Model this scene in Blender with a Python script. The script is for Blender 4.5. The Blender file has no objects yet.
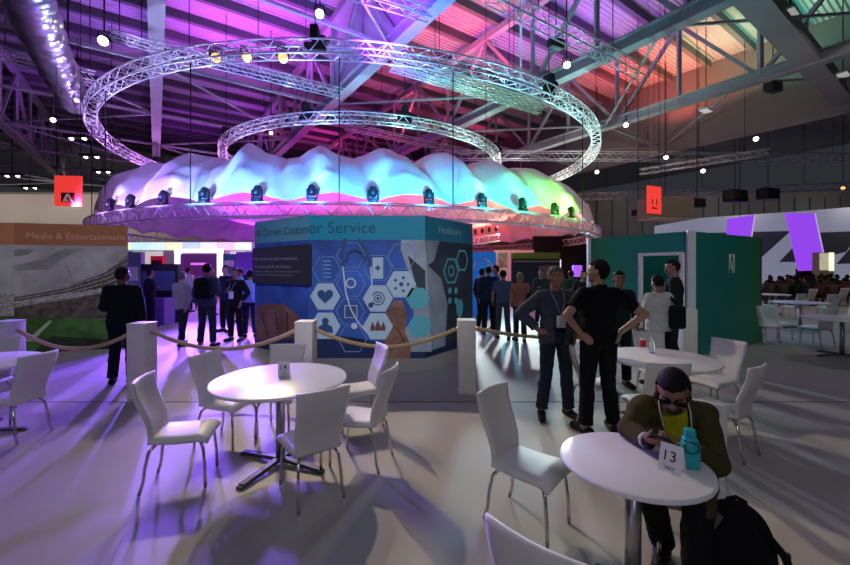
import bpy, bmesh, math, random
import numpy as np
from mathutils import Vector, Matrix
random.seed(7); rng = np.random.default_rng(7)
PI = math.pi
COL = bpy.context.scene.collection
SC = bpy.context.scene
# ------------------------------------------------------------------ camera
F, YH, CH = 390.0, 268.0, 1.70            # focal length (px), horizon row, eye height
cam = bpy.data.cameras.new('camera'); camo = bpy.data.objects.new('camera', cam); COL.objects.link(camo)
cam.sensor_width = 36.0; cam.lens = F/850*36.0; cam.shift_y = -(282.5-YH)/850
camo.location = (0, 0, CH); camo.rotation_euler = (PI/2, 0, 0); cam.clip_end = 300; cam.clip_start = .05
SC.camera = camo
def P(u, v, d): return Vector(((u-425)/F*d, d, CH-(v-YH)/F*d))
def FL(u, v): d = F*CH/(v-YH); return Vector(((u-425)/F*d, d, 0))
def PZ(u, v, z): d = F*(CH-z)/(v-YH); return Vector(((u-425)/F*d, d, z))
# ------------------------------------------------------------------ world, exposure, main lights
w = bpy.data.worlds.new('world'); SC.world = w; w.use_nodes = True
w.node_tree.nodes['Background'].inputs[0].default_value = (.50, .52, .66, 1)
w.node_tree.nodes['Background'].inputs[1].default_value = .05
SC.view_settings.view_transform = 'Standard'; SC.view_settings.look = 'None'
SC.view_settings.exposure = 0.0; SC.view_settings.gamma = 1.0
def light(kind, loc, col, e, target=None, size=.2, angle=60, blend=.4):
    l = bpy.data.lights.new('light', kind); l.energy = e; l.color = col
    o = bpy.data.objects.new('light', l); COL.objects.link(o); o.location = loc
    if kind == 'SPOT': l.spot_size = math.radians(angle); l.spot_blend = blend; l.shadow_soft_size = size
    elif kind == 'AREA': l.shape = 'DISK'; l.size = size
    else: l.shadow_soft_size = size
    if target is not None:
        o.rotation_euler = (Vector(target)-Vector(loc)).to_track_quat('-Z', 'Y').to_euler()
    return o
RC = Vector((-4.6, 30.9, 0)); RR = 16.65; ZTOP = 9.7; ZLOW = 3.82     # lighting rings
VIO, MAG, RED, CYA, WARM = (.24, .10, 1), (1, .08, .75), (1, .10, .16), (.18, .75, 1), (1, .83, .60)
# the three warm lamps on the big ring: they throw the chair shadows towards the camera
WARM_LAMPS = [P(216, 58, 14.9), P(247, 57.5, 14.5), P(283, 58, 14.2)]
for p, e, t in zip(WARM_LAMPS, (1100, 1600, 3300), ((-2.0, 3.9, 0), (-.8, 4.0, 0), (.35, 5.1, 0))):
    light('SPOT', p+Vector((.03, -.45, -.3)), WARM, e, t, .10, 34, .85)
# violet and cyan moving-head beams from the low ring and from under the canopy
for x, y, e in ((-9.5, 15.2, 5200), (-7.2, 14.8, 6500), (-5.6, 14.6, 5000)):
    light('SPOT', (x, y, 3.3), VIO, e*1.3, (x*.34, 4.3, 0), .12, 62, .6)
for x, y, e, c in ((1.6, 15.2, 1500, (.8, .95, 1)), (4.0, 16.4, 1500, (.85, .95, .9))):
    light('SPOT', (x, y, 3.3), c, e*1.2, (x*.7, 6.0, 0), .12, 60, .6)
for x, y, c, e in ((-11, 20, VIO, 1500), (-6, 20, (.45, .2, 1), 1300), (-1, 21, (.5, .5, 1), 1000), (4, 20, CYA, 1400), (8, 24, CYA, 800)):
    light('SPOT', (x, y, 4.2), c, e, (x, y-5, 0), .2, 120, .6)
# added fill lights out of view, mostly high behind the camera
light('AREA', (-1, -9, 7.0), (.86, .88, 1), 170, (0, 8, 1.4), 2.5)
for (x, y, z), t_, e, a in (((1, -7, 9.5), (-1.2, 7.6, 2.0), 4200, 22), ((-4, -6, 9.5), (-7.2, 8.0, 1.9), 2800, 19), ((3, -6, 9.5), (5.6, 8.2, 1.6), 1300, 23)):
    light('SPOT', (x, y, z), (.94, .95, 1), e, t_, .25, a, .9)                      # added spots that brighten the booth fronts
for x, y, e, c in ((-7, -2, 50, (.72, .72, 1)), (0, -3, 60, (.86, .85, 1)), (18, 14, 230, (1, .95, .88))):
    light('AREA', (x, y, 11.5), c, e, (x, y+2.5, 0), 1.6)
for x, y, t_, e in ((-52, 41, (-52, 48, 8), 900), (-43, 41, (-43, 48, 8), 900), (-34, 41, (-34, 48, 8), 700), (24, 41, (24, 48, 9), 300), (36, 41, (36, 48, 9), 300), (48, 41, (48, 48, 9), 260)):
    light('SPOT', (x, y, 10.2), (1, .90, .84), e*1.3, t_, .2, 130, 1)                   # added spots that brighten the far walls
# colour washes thrown up at the roof deck from below
for u, v, c, e in ((225, 28, (.70, .05, 1), 5200), (290, 14, (.62, .03, 1), 4500), (120, 22, (.30, .06, 1), 1800), (250, 105, (.5, .06, 1), 1500), (190, 120, (.5, .04, 1), 1300), (60, 70, (.35, .05, 1), 900),
                   (440, 28, (1, .05, .22), 2600), (480, 8, (1, .04, .16), 2000), (420, 85, (1, .10, .22), 1300), (540, 38, (.75, .05, 1), 2600), (610, 12, (.5, .06, 1), 2600), (330, 135, (1, .05, .5), 1600), (470, 125, (1, .08, .2), 1400),
                   (625, 68, (1, .05, .10), 2600), (672, 66, (1, .16, .10), 2400), (715, 42, (1, .5, .22), 2000), (752, 22, (.5, .85, .5), 1800), (790, 14, (.1, .8, .6), 1600)):
    d = F*15.8/(YH-v); x = (u-425)/F*d
    light('SPOT', (x, d, 12.65), c, e*(.85 if c[0] == 1 else .6), (x, d, 18), .3, 140, 1)
light('SPOT', (-1.6, 13.2, 9.2), (.30, .04, 1), 7000, (-2.2, 18.5, 15), .3, 80, 1)
light('SPOT', (-1.2, 11.5, 9.2), (.03, .12, 1), 5000, (1.2, 15.5, 13), .3, 50, 1)
light('SPOT', (-8.0, 10.5, 8.8), (.5, .10, 1), 5000, (-6.6, 13, 14), .3, 100, 1)
# colour on the ring tubes: added spots just below the rings shine up
for R_, lst in ((RR, ((170, (.62, .2, 1)), (185, (.6, .2, 1)), (203, (.55, .22, 1)), (220, (.5, .28, 1)), (236, (.45, .36, 1)), (252, (.40, .45, 1)), (268, (.25, .35, 1)), (284, (.18, .42, 1)), (300, (.18, .6, 1)), (316, (.35, .95, .95)), (333, (.6, 1, .9)), (350, (.8, 1, .85)), (10, (.8, .8, .7)))),
                (10.2, ((175, (.8, .2, 1)), (205, (.7, .25, 1)), (235, (.5, .4, 1)), (262, (.35, .6, 1)), (290, (.35, .85, 1)), (318, (.5, 1, .9)), (348, (.8, .9, .8))))):
    for a, c in lst:
        a = math.radians(a); r_ = R_-.9; p = (RC.x+r_*math.cos(a), RC.y+r_*math.sin(a), 8.0)
        light('SPOT', p, tuple(q**.85 for q in c), 820, (RC.x+R_*math.cos(a), RC.y+R_*math.sin(a), 9.7), .1, 150, 1)
# ------------------------------------------------------------------ materials
MATS = {}
def mat(name, col, rough=.5, metal=0.0, spec=.3, noise=.0, nscale=8.0, emit=0.0, ecol=None, bump=0.0, bscale=60.0, trans=0.0, coat=0.0):
    if name in MATS: return MATS[name]
    m = bpy.data.materials.new(name); m.use_nodes = True; nt = m.node_tree; b = nt.nodes['Principled BSDF']
    b.inputs['Base Color'].default_value = (*col, 1); b.inputs['Roughness'].default_value = rough
    b.inputs['Metallic'].default_value = metal; b.inputs['Specular IOR Level'].default_value = spec
    b.inputs['Transmission Weight'].default_value = trans; b.inputs['Coat Weight'].default_value = coat
    if emit: b.inputs['Emission Color'].default_value = (*(ecol or col), 1); b.inputs['Emission Strength'].default_value = emit
    if noise or bump:
        tc = nt.nodes.new('ShaderNodeTexCoord')
    if noise:
        n = nt.nodes.new('ShaderNodeTexNoise'); n.inputs['Scale'].default_value = nscale; n.inputs['Detail'].default_value = 5
        r = nt.nodes.new('ShaderNodeValToRGB'); a, z = r.color_ramp.elements
        a.position, z.position = .3, .7
        a.color = (*[max(0, c*(1-noise)) for c in col], 1); z.color = (*[min(1, c*(1+noise)) for c in col], 1)
        nt.links.new(tc.outputs['Object'], n.inputs['Vector']); nt.links.new(n.outputs[0], r.inputs[0]); nt.links.new(r.outputs[0], b.inputs['Base Color'])
    if bump:
        n2 = nt.nodes.new('ShaderNodeTexNoise'); n2.inputs['Scale'].default_value = bscale; n2.inputs['Detail'].default_value = 3
        bp = nt.nodes.new('ShaderNodeBump'); bp.inputs['Strength'].default_value = bump; bp.inputs['Distance'].default_value = .01
        nt.links.new(tc.outputs['Object'], n2.inputs['Vector']); nt.links.new(n2.outputs[0], bp.inputs['Height']); nt.links.new(bp.outputs[0], b.inputs['Normal'])
    MATS[name] = m; return m
white = mat('white_leatherette', (.72, .71, .68), .42, bump=.12, bscale=180)
chrome = mat('chrome', (.62, .62, .64), .16, 1.0)
steel = mat('brushed_steel', (.45, .45, .47), .3, 1.0)
laminate = mat('white_laminate', (.78, .78, .79), .3)
postw = mat('white_paint', (.74, .72, .68), .5, noise=.04)
rope = mat('jute_rope', (.50, .36, .18), .8, noise=.25, nscale=60)
alu = mat('truss_aluminium', (.72, .73, .75), .35, .55)
black = mat('black_casing', (.012, .012, .014), .45)
blackc = mat('black_cable', (.01, .01, .01), .6)
roofst = mat('roof_steel', (.30, .30, .31), .6, noise=.1, nscale=.6)
dark = mat('dark_board', (.016, .018, .026), .5)
paper = mat('white_card', (.82, .82, .84), .6)
ink = mat('black_ink', (.015, .015, .02), .6)
concrete = mat('grey_concrete', (.20, .19, .18), .85, noise=.12, nscale=.5)
cream = mat('cream_wall', (.50, .45, .40), .8, noise=.05, nscale=.3)
# ------------------------------------------------------------------ mesh builder
class MB:
    def __init__(s): s.v = []; s.f = []; s.m = []; s.sm = []
    def add(s, vs, fs, mi=0, smooth=False):
        o = len(s.v); s.v += [tuple(x) for x in vs]
        for f in fs: s.f.append([i+o for i in f]); s.m.append(mi); s.sm.append(smooth)
    def box(s, c, d, rz=0, M=None, mi=0):
        x, y, z = [k/2 for k in d]; c = Vector(c)
        R = M if M is not None else Matrix.Rotation(rz, 3, 'Z')
        vs = [c+R @ Vector((a*x, b*y, e*z)) for e in (-1, 1) for a, b in ((-1, -1), (1, -1), (1, 1), (-1, 1))]
        s.add(vs, [(3, 2, 1, 0), (4, 5, 6, 7), (0, 1, 5, 4), (1, 2, 6, 5), (2, 3, 7, 6), (3, 0, 4, 7)], mi); return s
    def rbox(s, c, d, r=.02, rz=0, M=None, seg=3, mi=0):
        bm = bmesh.new(); bmesh.ops.create_cube(bm, size=1); bmesh.ops.scale(bm, vec=d, verts=bm.verts)
        bmesh.ops.bevel(bm, geom=bm.edges[:], offset=r, segments=seg, profile=.5, affect='EDGES')
        R = (M if M is not None else Matrix.Rotation(rz, 3, 'Z')).to_4x4(); R.translation = Vector(c)
        bmesh.ops.transform(bm, matrix=R, verts=bm.verts); s.bm(bm, mi); return s
    def bm(s, b, mi=0, smooth=True):
        b.verts.index_update(); s.add([v.co.copy() for v in b.verts], [[v.index for v in f.verts] for f in b.faces], mi, smooth); b.free(); return s
    def bar(s, p, q, w, h=None, mi=0):
        p, q = Vector(p), Vector(q); d = q-p; L = d.length
        if L < 1e-6: return s
        M = d.to_track_quat('Y', 'Z').to_matrix(); return s.box((p+q)/2, (w, L, h or w), M=M, mi=mi)
    def tube(s, pts, r, n=8, closed=False, mi=0, caps=True):
        pts = [Vector(p) for p in pts]; N = len(pts); rr = r if isinstance(r, (list, tuple)) else [r]*N
        vs = []; up = None
        for i, p in enumerate(pts):
            t = (pts[(i+1) % N]-pts[i-1]) if closed else (pts[min(i+1, N-1)]-pts[max(i-1, 0)])
            t.normalize()
            if up is None: up = t.orthogonal().normalized()
            up = (up-t*up.dot(t)).normalized() if (up-t*up.dot(t)).length > 1e-5 else t.orthogonal().normalized()
            b = t.cross(up)
            vs += [p+(up*math.cos(2*PI*k/n)+b*math.sin(2*PI*k/n))*rr[i] for k in range(n)]
        fs = []
        for i in range(N if closed else N-1):
            j = (i+1) % N
            fs += [(i*n+k, i*n+(k+1) % n, j*n+(k+1) % n, j*n+k) for k in range(n)]
        if caps and not closed: fs += [tuple(range(n))[::-1], tuple((N-1)*n+k for k in range(n))]
        s.add(vs, fs, mi, True); return s
    def lathe(s, prof, c=(0, 0, 0), n=32, M=None, mi=0):
        c = Vector(c); M = M or Matrix.Identity(3); vs = []; N = len(prof)
        for r, z in prof: vs += [c+M @ Vector((r*math.cos(2*PI*k/n), r*math.sin(2*PI*k/n), z)) for k in range(n)]
        fs = [(i*n+k, i*n+(k+1) % n, (i+1)*n+(k+1) % n, (i+1)*n+k) for i in range(N-1) for k in range(n)]
        if prof[0][0] > 0: fs.append(tuple(range(n))[::-1])
        if prof[-1][0] > 0: fs.append(tuple((N-1)*n+k for k in range(n)))
        s.add(vs, fs, mi, True); return s
    def ell(s, c, r, M=None, n=16, m=10, mi=0):
        c = Vector(c); M = M or Matrix.Identity(3); vs = [c+M @ Vector((0, 0, -r[2]))]
        for i in range(1, m):
            a = -PI/2+PI*i/m
            vs += [c+M @ Vector((r[0]*math.cos(a)*math.cos(2*PI*k/n), r[1]*math.cos(a)*math.sin(2*PI*k/n), r[2]*math.sin(a))) for k in range(n)]
        vs.append(c+M @ Vector((0, 0, r[2]))); T = len(vs)-1
        fs = [(0, 1+(k+1) % n, 1+k) for k in range(n)]
        fs += [(1+i*n+k, 1+i*n+(k+1) % n, 1+(i+1)*n+(k+1) % n, 1+(i+1)*n+k) for i in range(m-2) for k in range(n)]
        fs += [(T, 1+(m-2)*n+k, 1+(m-2)*n+(k+1) % n) for k in range(n)]
        s.add(vs, fs, mi, True); return s
    def cap(s, p, q, r0, r1, n=14):
        p, q = Vector(p), Vector(q); d = q-p; L = max(d.length, 1e-4); M = d.to_track_quat('Z', 'Y').to_matrix(); pr = []
        for i in range(1, 5): a = PI/2*i/5-PI/2; pr.append((r0*math.cos(a), r0*math.sin(a)))
        for i in range(5): a = PI/2*i/5; pr.append((r1*math.cos(a), L+r1*math.sin(a)))
        pr = [(.0006, -r0)]+pr+[(.0006, L+r1)]
        return s.lathe(pr, p, n, M)
    def prism(s, poly, z0, z1, mi=0):
        n = len(poly); vs = [(x, y, z0) for x, y in poly]+[(x, y, z1) for x, y in poly]
        s.add(vs, [tuple(range(n))[::-1], tuple(range(n, 2*n))]+[(k, (k+1) % n, n+(k+1) % n, n+k) for k in range(n)], mi); return s
    def build(s, name, mats, parent=None, mod=None):
        me = bpy.data.meshes.new(name); me.from_pydata(s.v, [], s.f)
        for m in (mats if isinstance(mats, (list, tuple)) else [mats]): me.materials.append(m)
        me.polygons.foreach_set('material_index', s.m); me.polygons.foreach_set('use_smooth', s.sm); me.update()
        o = bpy.data.objects.new(name, me); COL.objects.link(o)
        if parent is not None: o.parent = parent
        return o
def tag(o, label=None, cat=None, group=None, kind=None):
    if label: o['label'] = label
    if cat: o['category'] = cat
    if group: o['group'] = group
    if kind: o['kind'] = kind
    return o
def empty(name, loc=(0, 0, 0), rz=0, label=None, cat=None, group=None):
    o = bpy.data.objects.new(name, None); COL.objects.link(o); o.location = loc; o.rotation_euler = (0, 0, rz); o.empty_display_size = .1
    return tag(o, label, cat, group)
KIDS = {}
def copy_tree(o, parent=None):
    c = o.copy(); COL.objects.link(c)
    if parent is not None: c.parent = parent
    for ch in [x for x in bpy.data.objects if x.parent == o]: copy_tree(ch, c)
    return c
def struct(name, mb, m): return tag(mb.build(name, m), kind='structure')
ORDS = 'first second third fourth fifth sixth seventh eighth ninth tenth eleventh twelfth thirteenth fourteenth fifteenth sixteenth seventeenth eighteenth nineteenth twentieth'.split()
def ordn(i):
    if i < 20: return ORDS[i]
    t = ['twenty', 'thirty', 'forty', 'fifty'][(i+1)//10-2]
    return {'twenty': 'twentieth', 'thirty': 'thirtieth', 'forty': 'fortieth', 'fifty': 'fiftieth'}[t] if (i+1) % 10 == 0 else t+'-'+ORDS[(i+1) % 10-1]
def text_mb(txt, size=1.0):
    c = bpy.data.curves.new('t', 'FONT'); c.body = txt; c.size = size; c.align_x = 'LEFT'; c.extrude = .004*size
    o = bpy.data.objects.new('t', c); COL.objects.link(o)
    dg = bpy.context.evaluated_depsgraph_get(); dg.update(); me = bpy.data.meshes.new_from_object(o.evaluated_get(dg))
    mb = MB(); mb.add([v.co.copy() for v in me.vertices], [list(p.vertices) for p in me.polygons])
    bpy.data.objects.remove(o); bpy.data.curves.remove(c); bpy.data.meshes.remove(me); return mb
def lettering(txt, org, right, up, width, m, parent, name='lettering'):
    mb = text_mb(txt); right = Vector(right).normalized(); up = Vector(up).normalized(); n = right.cross(up)
    x0 = min(v[0] for v in mb.v); x1 = max(v[0] for v in mb.v); k = width/(x1-x0)
    mb.v = [tuple(Vector(org)+right*(v[0]-x0)*k+up*v[1]*k+n*v[2]*k) for v in mb.v]
    return mb.build(name, m, parent)
# ------------------------------------------------------------------ room shell
fm = mat('floor_vinyl', (.37, .345, .32), .55, noise=.05, nscale=1.2, spec=.22)
struct('floor', MB().box((0, 22, -.05), (130, 90, .1)), fm)
struct('trim_1', MB().box((0, 4.95, .001), (30, .018, .004)), mat('floor_seam', (.06, .06, .07), .6))
TH = math.atan2(.567, .823); D1 = Vector((-.5673, .8235, 0)); D2 = Vector((.8235, .5673, 0))
def G(L, a, z): p = D2*L+D1*a; return Vector((p.x, p.y, z))
dk = mat('corrugated_deck', (.40, .40, .42), .5, .1)
nt = dk.node_tree; tc = nt.nodes.new('ShaderNodeTexCoord'); wv = nt.nodes.new('ShaderNodeTexWave'); wv.inputs['Scale'].default_value = 1.1; wv.bands_direction = 'Y'
bp = nt.nodes.new('ShaderNodeBump'); bp.inputs['Strength'].default_value = .9; bp.inputs['Distance'].default_value = .12
nt.links.new(tc.outputs['Object'], wv.inputs['Vector']); nt.links.new(wv.outputs[0], bp.inputs['Height']); nt.links.new(bp.outputs[0], nt.nodes['Principled BSDF'].inputs['Normal'])
ZB, ZT = 12.1, 16.9
ceil = struct('ceiling', MB().box((-4, 25, ZT+.75), (92, 84, .1)), dk); ceil.rotation_euler.z = 0
ceil.location = (0, 0, 0)
cm = MB(); cm.box((0, 0, 0), (170, 150, .1)); bpy.data.objects.remove(ceil)
ceil = struct('ceiling', cm, dk); ceil.rotation_euler.z = TH; ceil.location = G(-12, 34, ZT+.75)
struct('wall_back', MB().box((-2, 49, 5.6), (136, .4, 11.2)), concrete)
wl = MB().box((-36, 48.3, 5.4), (44, .4, 10.8)); struct('wall_left', wl, cream)
pm = MB()
for i in range(26): pm.box((12+i*1.9, 48.7, 6), (.08, .1, 9))
struct('trim_2', pm, mat('wall_joint', (.13, .125, .12), .8))
struct('wall_far_left', MB().box((-66, 22, 5.6), (.4, 60, 11.2)), concrete)
struct('wall_right', MB().box((66, 22, 5.6), (.4, 60, 11.2)), concrete)
bk = MB(); p, q = G(35.5, -12, 0), G(35.5, 48, 0); bk.bar((p.x, p.y, 14.6), (q.x, q.y, 14.6), .25, 6.6)
struct('wall_bulkhead', bk, mat('dark_bulkhead', (.16, .145, .15), .7))
# roof steelwork: parallel trusses, cross beam, purlins, ties
def bt(p, q, w, h=None): return (p, q, w, h)
for k in range(-4, 5):
    L = 9.0*k
    if k == 4: continue
    mb = MB(); a0, a1 = -14, 66
    mb.bar(G(L, a0, ZB), G(L, a1, ZB), .16, .62); mb.bar(G(L, a0, ZB-.28), G(L, a1, ZB-.28), .58, .07); mb.bar(G(L, a0, ZB+.28), G(L, a1, ZB+.28), .58, .07)
    mb.bar(G(L, a0, ZT), G(L, a1, ZT), .4, .4)
    a = a0+1.1; i = 0
    while a < a1:
        mb.bar(G(L, a, ZB), G(L, a, ZT), .2)
        mb.bar(G(L, a, ZB if i % 2 else ZT), G(L, a+4, ZT if i % 2 else ZB), .2); a += 4; i += 1
    o = struct('roof_truss', mb, roofst)
pl = MB(); a = -12
while a < 66:
    pl.bar(G(-38, a, ZT+.42), G(35, a, ZT+.42), .3, .5); a += 2.7
struct('roof_purlins', pl, mat('purlin_steel', (.10, .10, .11), .6))
ti = MB()
for a in range(-8, 66, 8):
    if a != 8: ti.bar(G(-38, a, ZB), G(35, a, ZB), .14)
for k in range(-3, 4):
    for a in range(-8, 60, 16): ti.bar(G(9*k, a, ZB), G(9*k+9, a+8, ZB), .1); ti.bar(G(9*k+9, a+8, ZB), G(9*k, a+16, ZB), .1)
struct('roof_ties', ti, roofst)
cb = MB(); cb.bar(G(-34, 5.2, ZB-.05), G(35, 5.2, ZB-.05), .95, .35); cb.bar(G(-34, 5.2, ZB+.7), G(35, 5.2, ZB+.7), .3, 1.0)
struct('roof_cross_beam', cb, roofst)
sm = MB(); p, q = G(9.2, 9.5, 0), G(9.2, 24, 0); sm.bar((p.x, p.y, (ZB+ZT)/2), (q.x, q.y, (ZB+ZT)/2), .05, ZT-ZB-.4)
struct('smoke_curtain', sm, mat('smoke_curtain_cloth', (.46, .46, .48), .8))
sm = MB(); p, q = G(-7, 9.5, 0), G(-7, 19, 0); sm.bar((p.x, p.y, 14.0), (q.x, q.y, 14.0), 1.6, 1.7)
struct('air_plenum', sm, mat('plenum_sheet', (.42, .42, .45), .5))
# silver flexible duct high on the left
foil = mat('duct_foil', (.72, .72, .76), .28, .9, bump=.9, bscale=5)
t = empty('foil_air_duct', label='wide crinkled silver air duct under the roof at far left', cat='air duct')
pts = [P(18, -30, 12)+Vector((0, 0, 0)), P(32, 10, 13.3), P(48, 48, 15.6), P(62, 76, 17.9), P(76, 104, 20.7)]
fine = []
for i in range(len(pts)-1):
    for j in range(14): fine.append(pts[i].lerp(pts[i+1], j/14))
MB().tube(fine, [(.62+.10*math.sin(i*2.1)+.06*math.sin(i*.9)) for i in range(len(fine))], 18).build('duct_sleeve', foil, t)
hb = MB()
for p in (fine[6], fine[26], fine[48]): hb.tube([p+Vector((0, 0, .5)), (p.x, p.y, ZT+.7)], .02, 6)
hb.build('hanger', blackc, t)
# ------------------------------------------------------------------ lighting rings and lighting trusses
def ring_thing(R, z, n, s, label, cables, hoist=True, group=None, drop_to=ZT+.68):
    t = empty('ring_truss', (RC.x, RC.y, z), 0, label, 'ring truss', group)
    h = s/2; N = 180
    for (dr, dz) in ((-h, -h), (h, -h), (h, h), (-h, h)):
        MB().tube([((R+dr)*math.cos(2*PI*i/N), (R+dr)*math.sin(2*PI*i/N), dz) for i in range(N)], .034, 6, True).build('chord', alu, t)
    la = MB(); q = lambda r, a, zz: (r*math.cos(a), r*math.sin(a), zz)
    for i in range(n):
        a, b = 2*PI*i/n, 2*PI*(i+1)/n; m = (a+b)/2
        la.tube([q(R-h, a, -h), q(R-h, m, h), q(R-h, b, -h)], .02, 5); la.tube([q(R+h, a, -h), q(R+h, m, h), q(R+h, b, -h)], .02, 5)
        la.tube([q(R-h, a, -h), q(R+h, m, -h), q(R-h, b, -h)], .02, 5); la.tube([q(R-h, a, h), q(R+h, m, h), q(R-h, b, h)], .02, 5)
    la.build('lattice', alu, t)
    for a in cables:
        p = Vector((R*math.cos(a), R*math.sin(a), 0))
        MB().tube([p+Vector((0, 0, h)), p+Vector((0, 0, drop_to-z))], .022, 6).build('suspension_cable', blackc, t)
        if hoist:
            MB().rbox(p+Vector((0, 0, .55)), (.5, .3, .5), .05, a).rbox(p+Vector((0, 0, .1)), (.16, .8, .3), .04, a).ell(p+Vector((.25, .1, .35)), (.2, .25, .2)).build('chain_hoist', black, t)
    return t
ang = lambda u_deg: math.radians(u_deg)
ring_thing(RR, ZTOP, 130, .5, 'huge outer aluminium lattice ring hanging highest under the roof', [ang(a) for a in (-88, -52, -20, 20, 60, 100, 140, 180, 222, 200-0)])
ring_thing(10.2, ZTOP, 84, .46, 'smaller inner aluminium lattice ring hanging inside the huge ring', [ang(a) for a in (-70, -20, 40, 100, 160, 220, 260)])
ring_thing(RR, ZLOW, 130, .5, 'low wide lattice ring carrying lamps at the foot of the fabric canopy', [ang(a) for a in (-70, -40, 0, 60, 120, 180, 215, 235, 255, 275)], False, drop_to=ZTOP-.2)
ring_thing(6.2, ZLOW-.05, 56, .4, 'small low lattice ring under the middle of the canopy', [ang(a) for a in (-90, 0, 90, 180)], False, drop_to=ZTOP)
def box_truss(p, q, s, label, hang=2, group='straight lighting trusses'):
    p, q = Vector(p), Vector(q); d = q-p; L = d.length; d.normalize()
    t = empty('lighting_truss', (p+q)/2, 0, label, 'lighting truss', group); o = (p+q)/2
    sx = d.cross(Vector((0, 0, 1))).normalized()*s/2; sz = Vector((0, 0, s/2)); A, B = p-o, q-o
    ch = MB()
    for e, f in ((1, 1), (1, -1), (-1, -1), (-1, 1)): ch.tube([A+sx*e+sz*f, B+sx*e+sz*f], .03, 6)
    ch.build('chords', alu, t); la = MB(); n = max(2, int(L/(s*1.9)))
    for i in range(n):
        a = A+(B-A)*i/n; b = A+(B-A)*(i+1)/n; m = (a+b)/2
        for e in (1, -1):
            la.tube([a+sx*e-sz, m+sx*e+sz, b+sx*e-sz], .017, 5); la.tube([a-sx+sz*e, m+sx+sz*e, b-sx+sz*e], .017, 5)
    la.build('lattice', alu, t)
    for i in range(hang):
        c = A+(B-A)*((i+.5)/hang)
        MB().tube([c+sz, Vector((c.x, c.y, ZT+.68-o.z))], .02, 6).build('suspension_cable', blackc, t)
    return t
def TZ(u, v, zr): d = F*zr/(YH-v); return Vector(((u-425)/F*d, d, CH+zr))
box_truss(TZ(490, -6, 9), TZ(642, 73, 9), .45, 'straight lattice truss crossing over the right rim of the huge ring')
box_truss(TZ(394, 60, 9.3), TZ(545, 106, 9.3), .32, 'teal-lit lattice truss just inside the huge ring, right of middle')
box_truss(TZ(390, 67, 9.3), TZ(540, 112, 9.3), .26, 'thin teal-lit lattice truss right beneath the other teal-lit one')
box_truss(TZ(150, 46, 9.3), TZ(343, 94, 9.3), .4, 'violet lattice truss crossing inside the left half of the huge ring', 3)
box_truss(TZ(-30, 45, 9.3), TZ(95, 78, 9.3), .45, 'lattice truss entering from the left edge below the silver duct')
box_truss(TZ(108, 33, 9.5), TZ(152, 47, 9.5), .3, 'short lattice truss holding the yellowish lamp, left of the purple beam')
box_truss(TZ(340, -12, 9.3), TZ(430, 15, 9.3), .35, 'blue lattice truss at the top edge beside the blue roof beam')
box_truss((.4, 31, CH+8.95), (36, 31, CH+8.75), .6, 'long level lattice truss running to the right edge of the hall', 5)
box_truss(TZ(345, 126, 9.5), TZ(470, 153, 9.5), .4, 'pinkish lattice truss seen through the small inner ring')
box_truss((14, 40, 8.9), (40, 36, 9.3), .6, 'distant dark lattice truss above the conference stage', 3)
box_truss(TZ(640, 172, 7.6), TZ(770, 152, 7.6), .4, 'lattice truss rising to the right above the red banner', 3)
# lamps -----------------------------------------------------------------
def lens_mat(n, c, e): return mat(n, c, .3, emit=e)
amber = lens_mat('amber_lens', (1, .60, .20), 1.15); coolw = lens_mat('bright_lens', (1, .97, .85), 9); yel = lens_mat('yellow_lens', (1, .95, .62), 7)
def can_lamp(loc, aim, r, L, lens, label, hang_to, group, name='spotlight'):
    loc = Vector(loc); d = Vector(aim).normalized(); M = d.to_track_quat('Z', 'Y').to_matrix()
    t = empty(name, loc, 0, label, 'spotlight', group)
    MB().lathe([(r*.45, -L), (r*.7, -L*.9), (r, -L*.5), (r, 0), (r*.93, 0), (r*.9, -.03)], (0, 0, 0), 18, M).build('lamp_housing', black, t)
    MB().lathe([(r*.9, -.02), (r*.88, .012), (.001, .03)], (0, 0, 0), 18, M).build('lens', lens, t)
    MB().tube([M @ Vector((r*1.1, 0, -L*.4)), M @ Vector((r*.9, 0, -L*.4))+Vector((0, 0, r*1.8)), M @ Vector((-r*.9, 0, -L*.4))+Vector((0, 0, r*1.8)), M @ Vector((-r*1.1, 0, -L*.4))], .025, 6).build('yoke', black, t)
    c = M @ Vector((0, 0, -L*.4)); MB().tube([c+Vector((0, 0, r*1.6)), (c.x, c.y, hang_to-loc.z)], .03, 6).build('hanger', black, t)
    return t
for i, p in enumerate(WARM_LAMPS):
    can_lamp(p, Vector((0, 3, 0))-p, .2, .42, amber, ['leftmost', 'middle', 'rightmost'][i]+' of the three amber lamps on the near rim of the huge ring', ZTOP-.1, 'amber ring lamps')
for (u, v, d, ht, lm, r, txt) in ((319.5, 14, 13.6 , ZT+.68, coolw, .16, 'glaring white lamp hanging above the near rim of the huge ring'), (103, 41, 15.6, ZT+.68, yel, .2, 'greenish yellow lamp hanging by the short truss at upper left'),
        (567, 65, 17 , ZT+.68, coolw, .16, 'white lamp hanging over the right rim of the huge ring'), (53, 120, 24, ZT+.68, coolw, .15, 'lone white lamp hanging left of the huge ring'),
        (271, 133, 26, ZT+.68, coolw, .12, 'small dark lamp hanging inside the inner ring'), (626, 125, 27, ZT+.68, coolw, .17, 'white lamp just right of the huge ring under a roof beam'),
        (756, 139, 31, ZT+.68, coolw, .19, 'white lamp hanging at right, above the long level truss'), (666, 157.5, 30, ZT+.68, coolw, .17, 'white lamp hanging close under the long level truss'),
        (703, 171, 34, ZT+.68, coolw, .19, 'white lamp high behind the red banner at right'), (597, 172, 34, ZT+.68, coolw, .17, 'faint white lamp above the right end of the canopy'), (843, 188, 34, ZT+.68, amber, .17, 'small warm lamp near the right edge above the stage')):
    p = P(u, v, d); can_lamp(p, (-p.x*.25, -8, -7), r, r*2, lm, txt, ht, 'hanging hall lamps')
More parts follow.
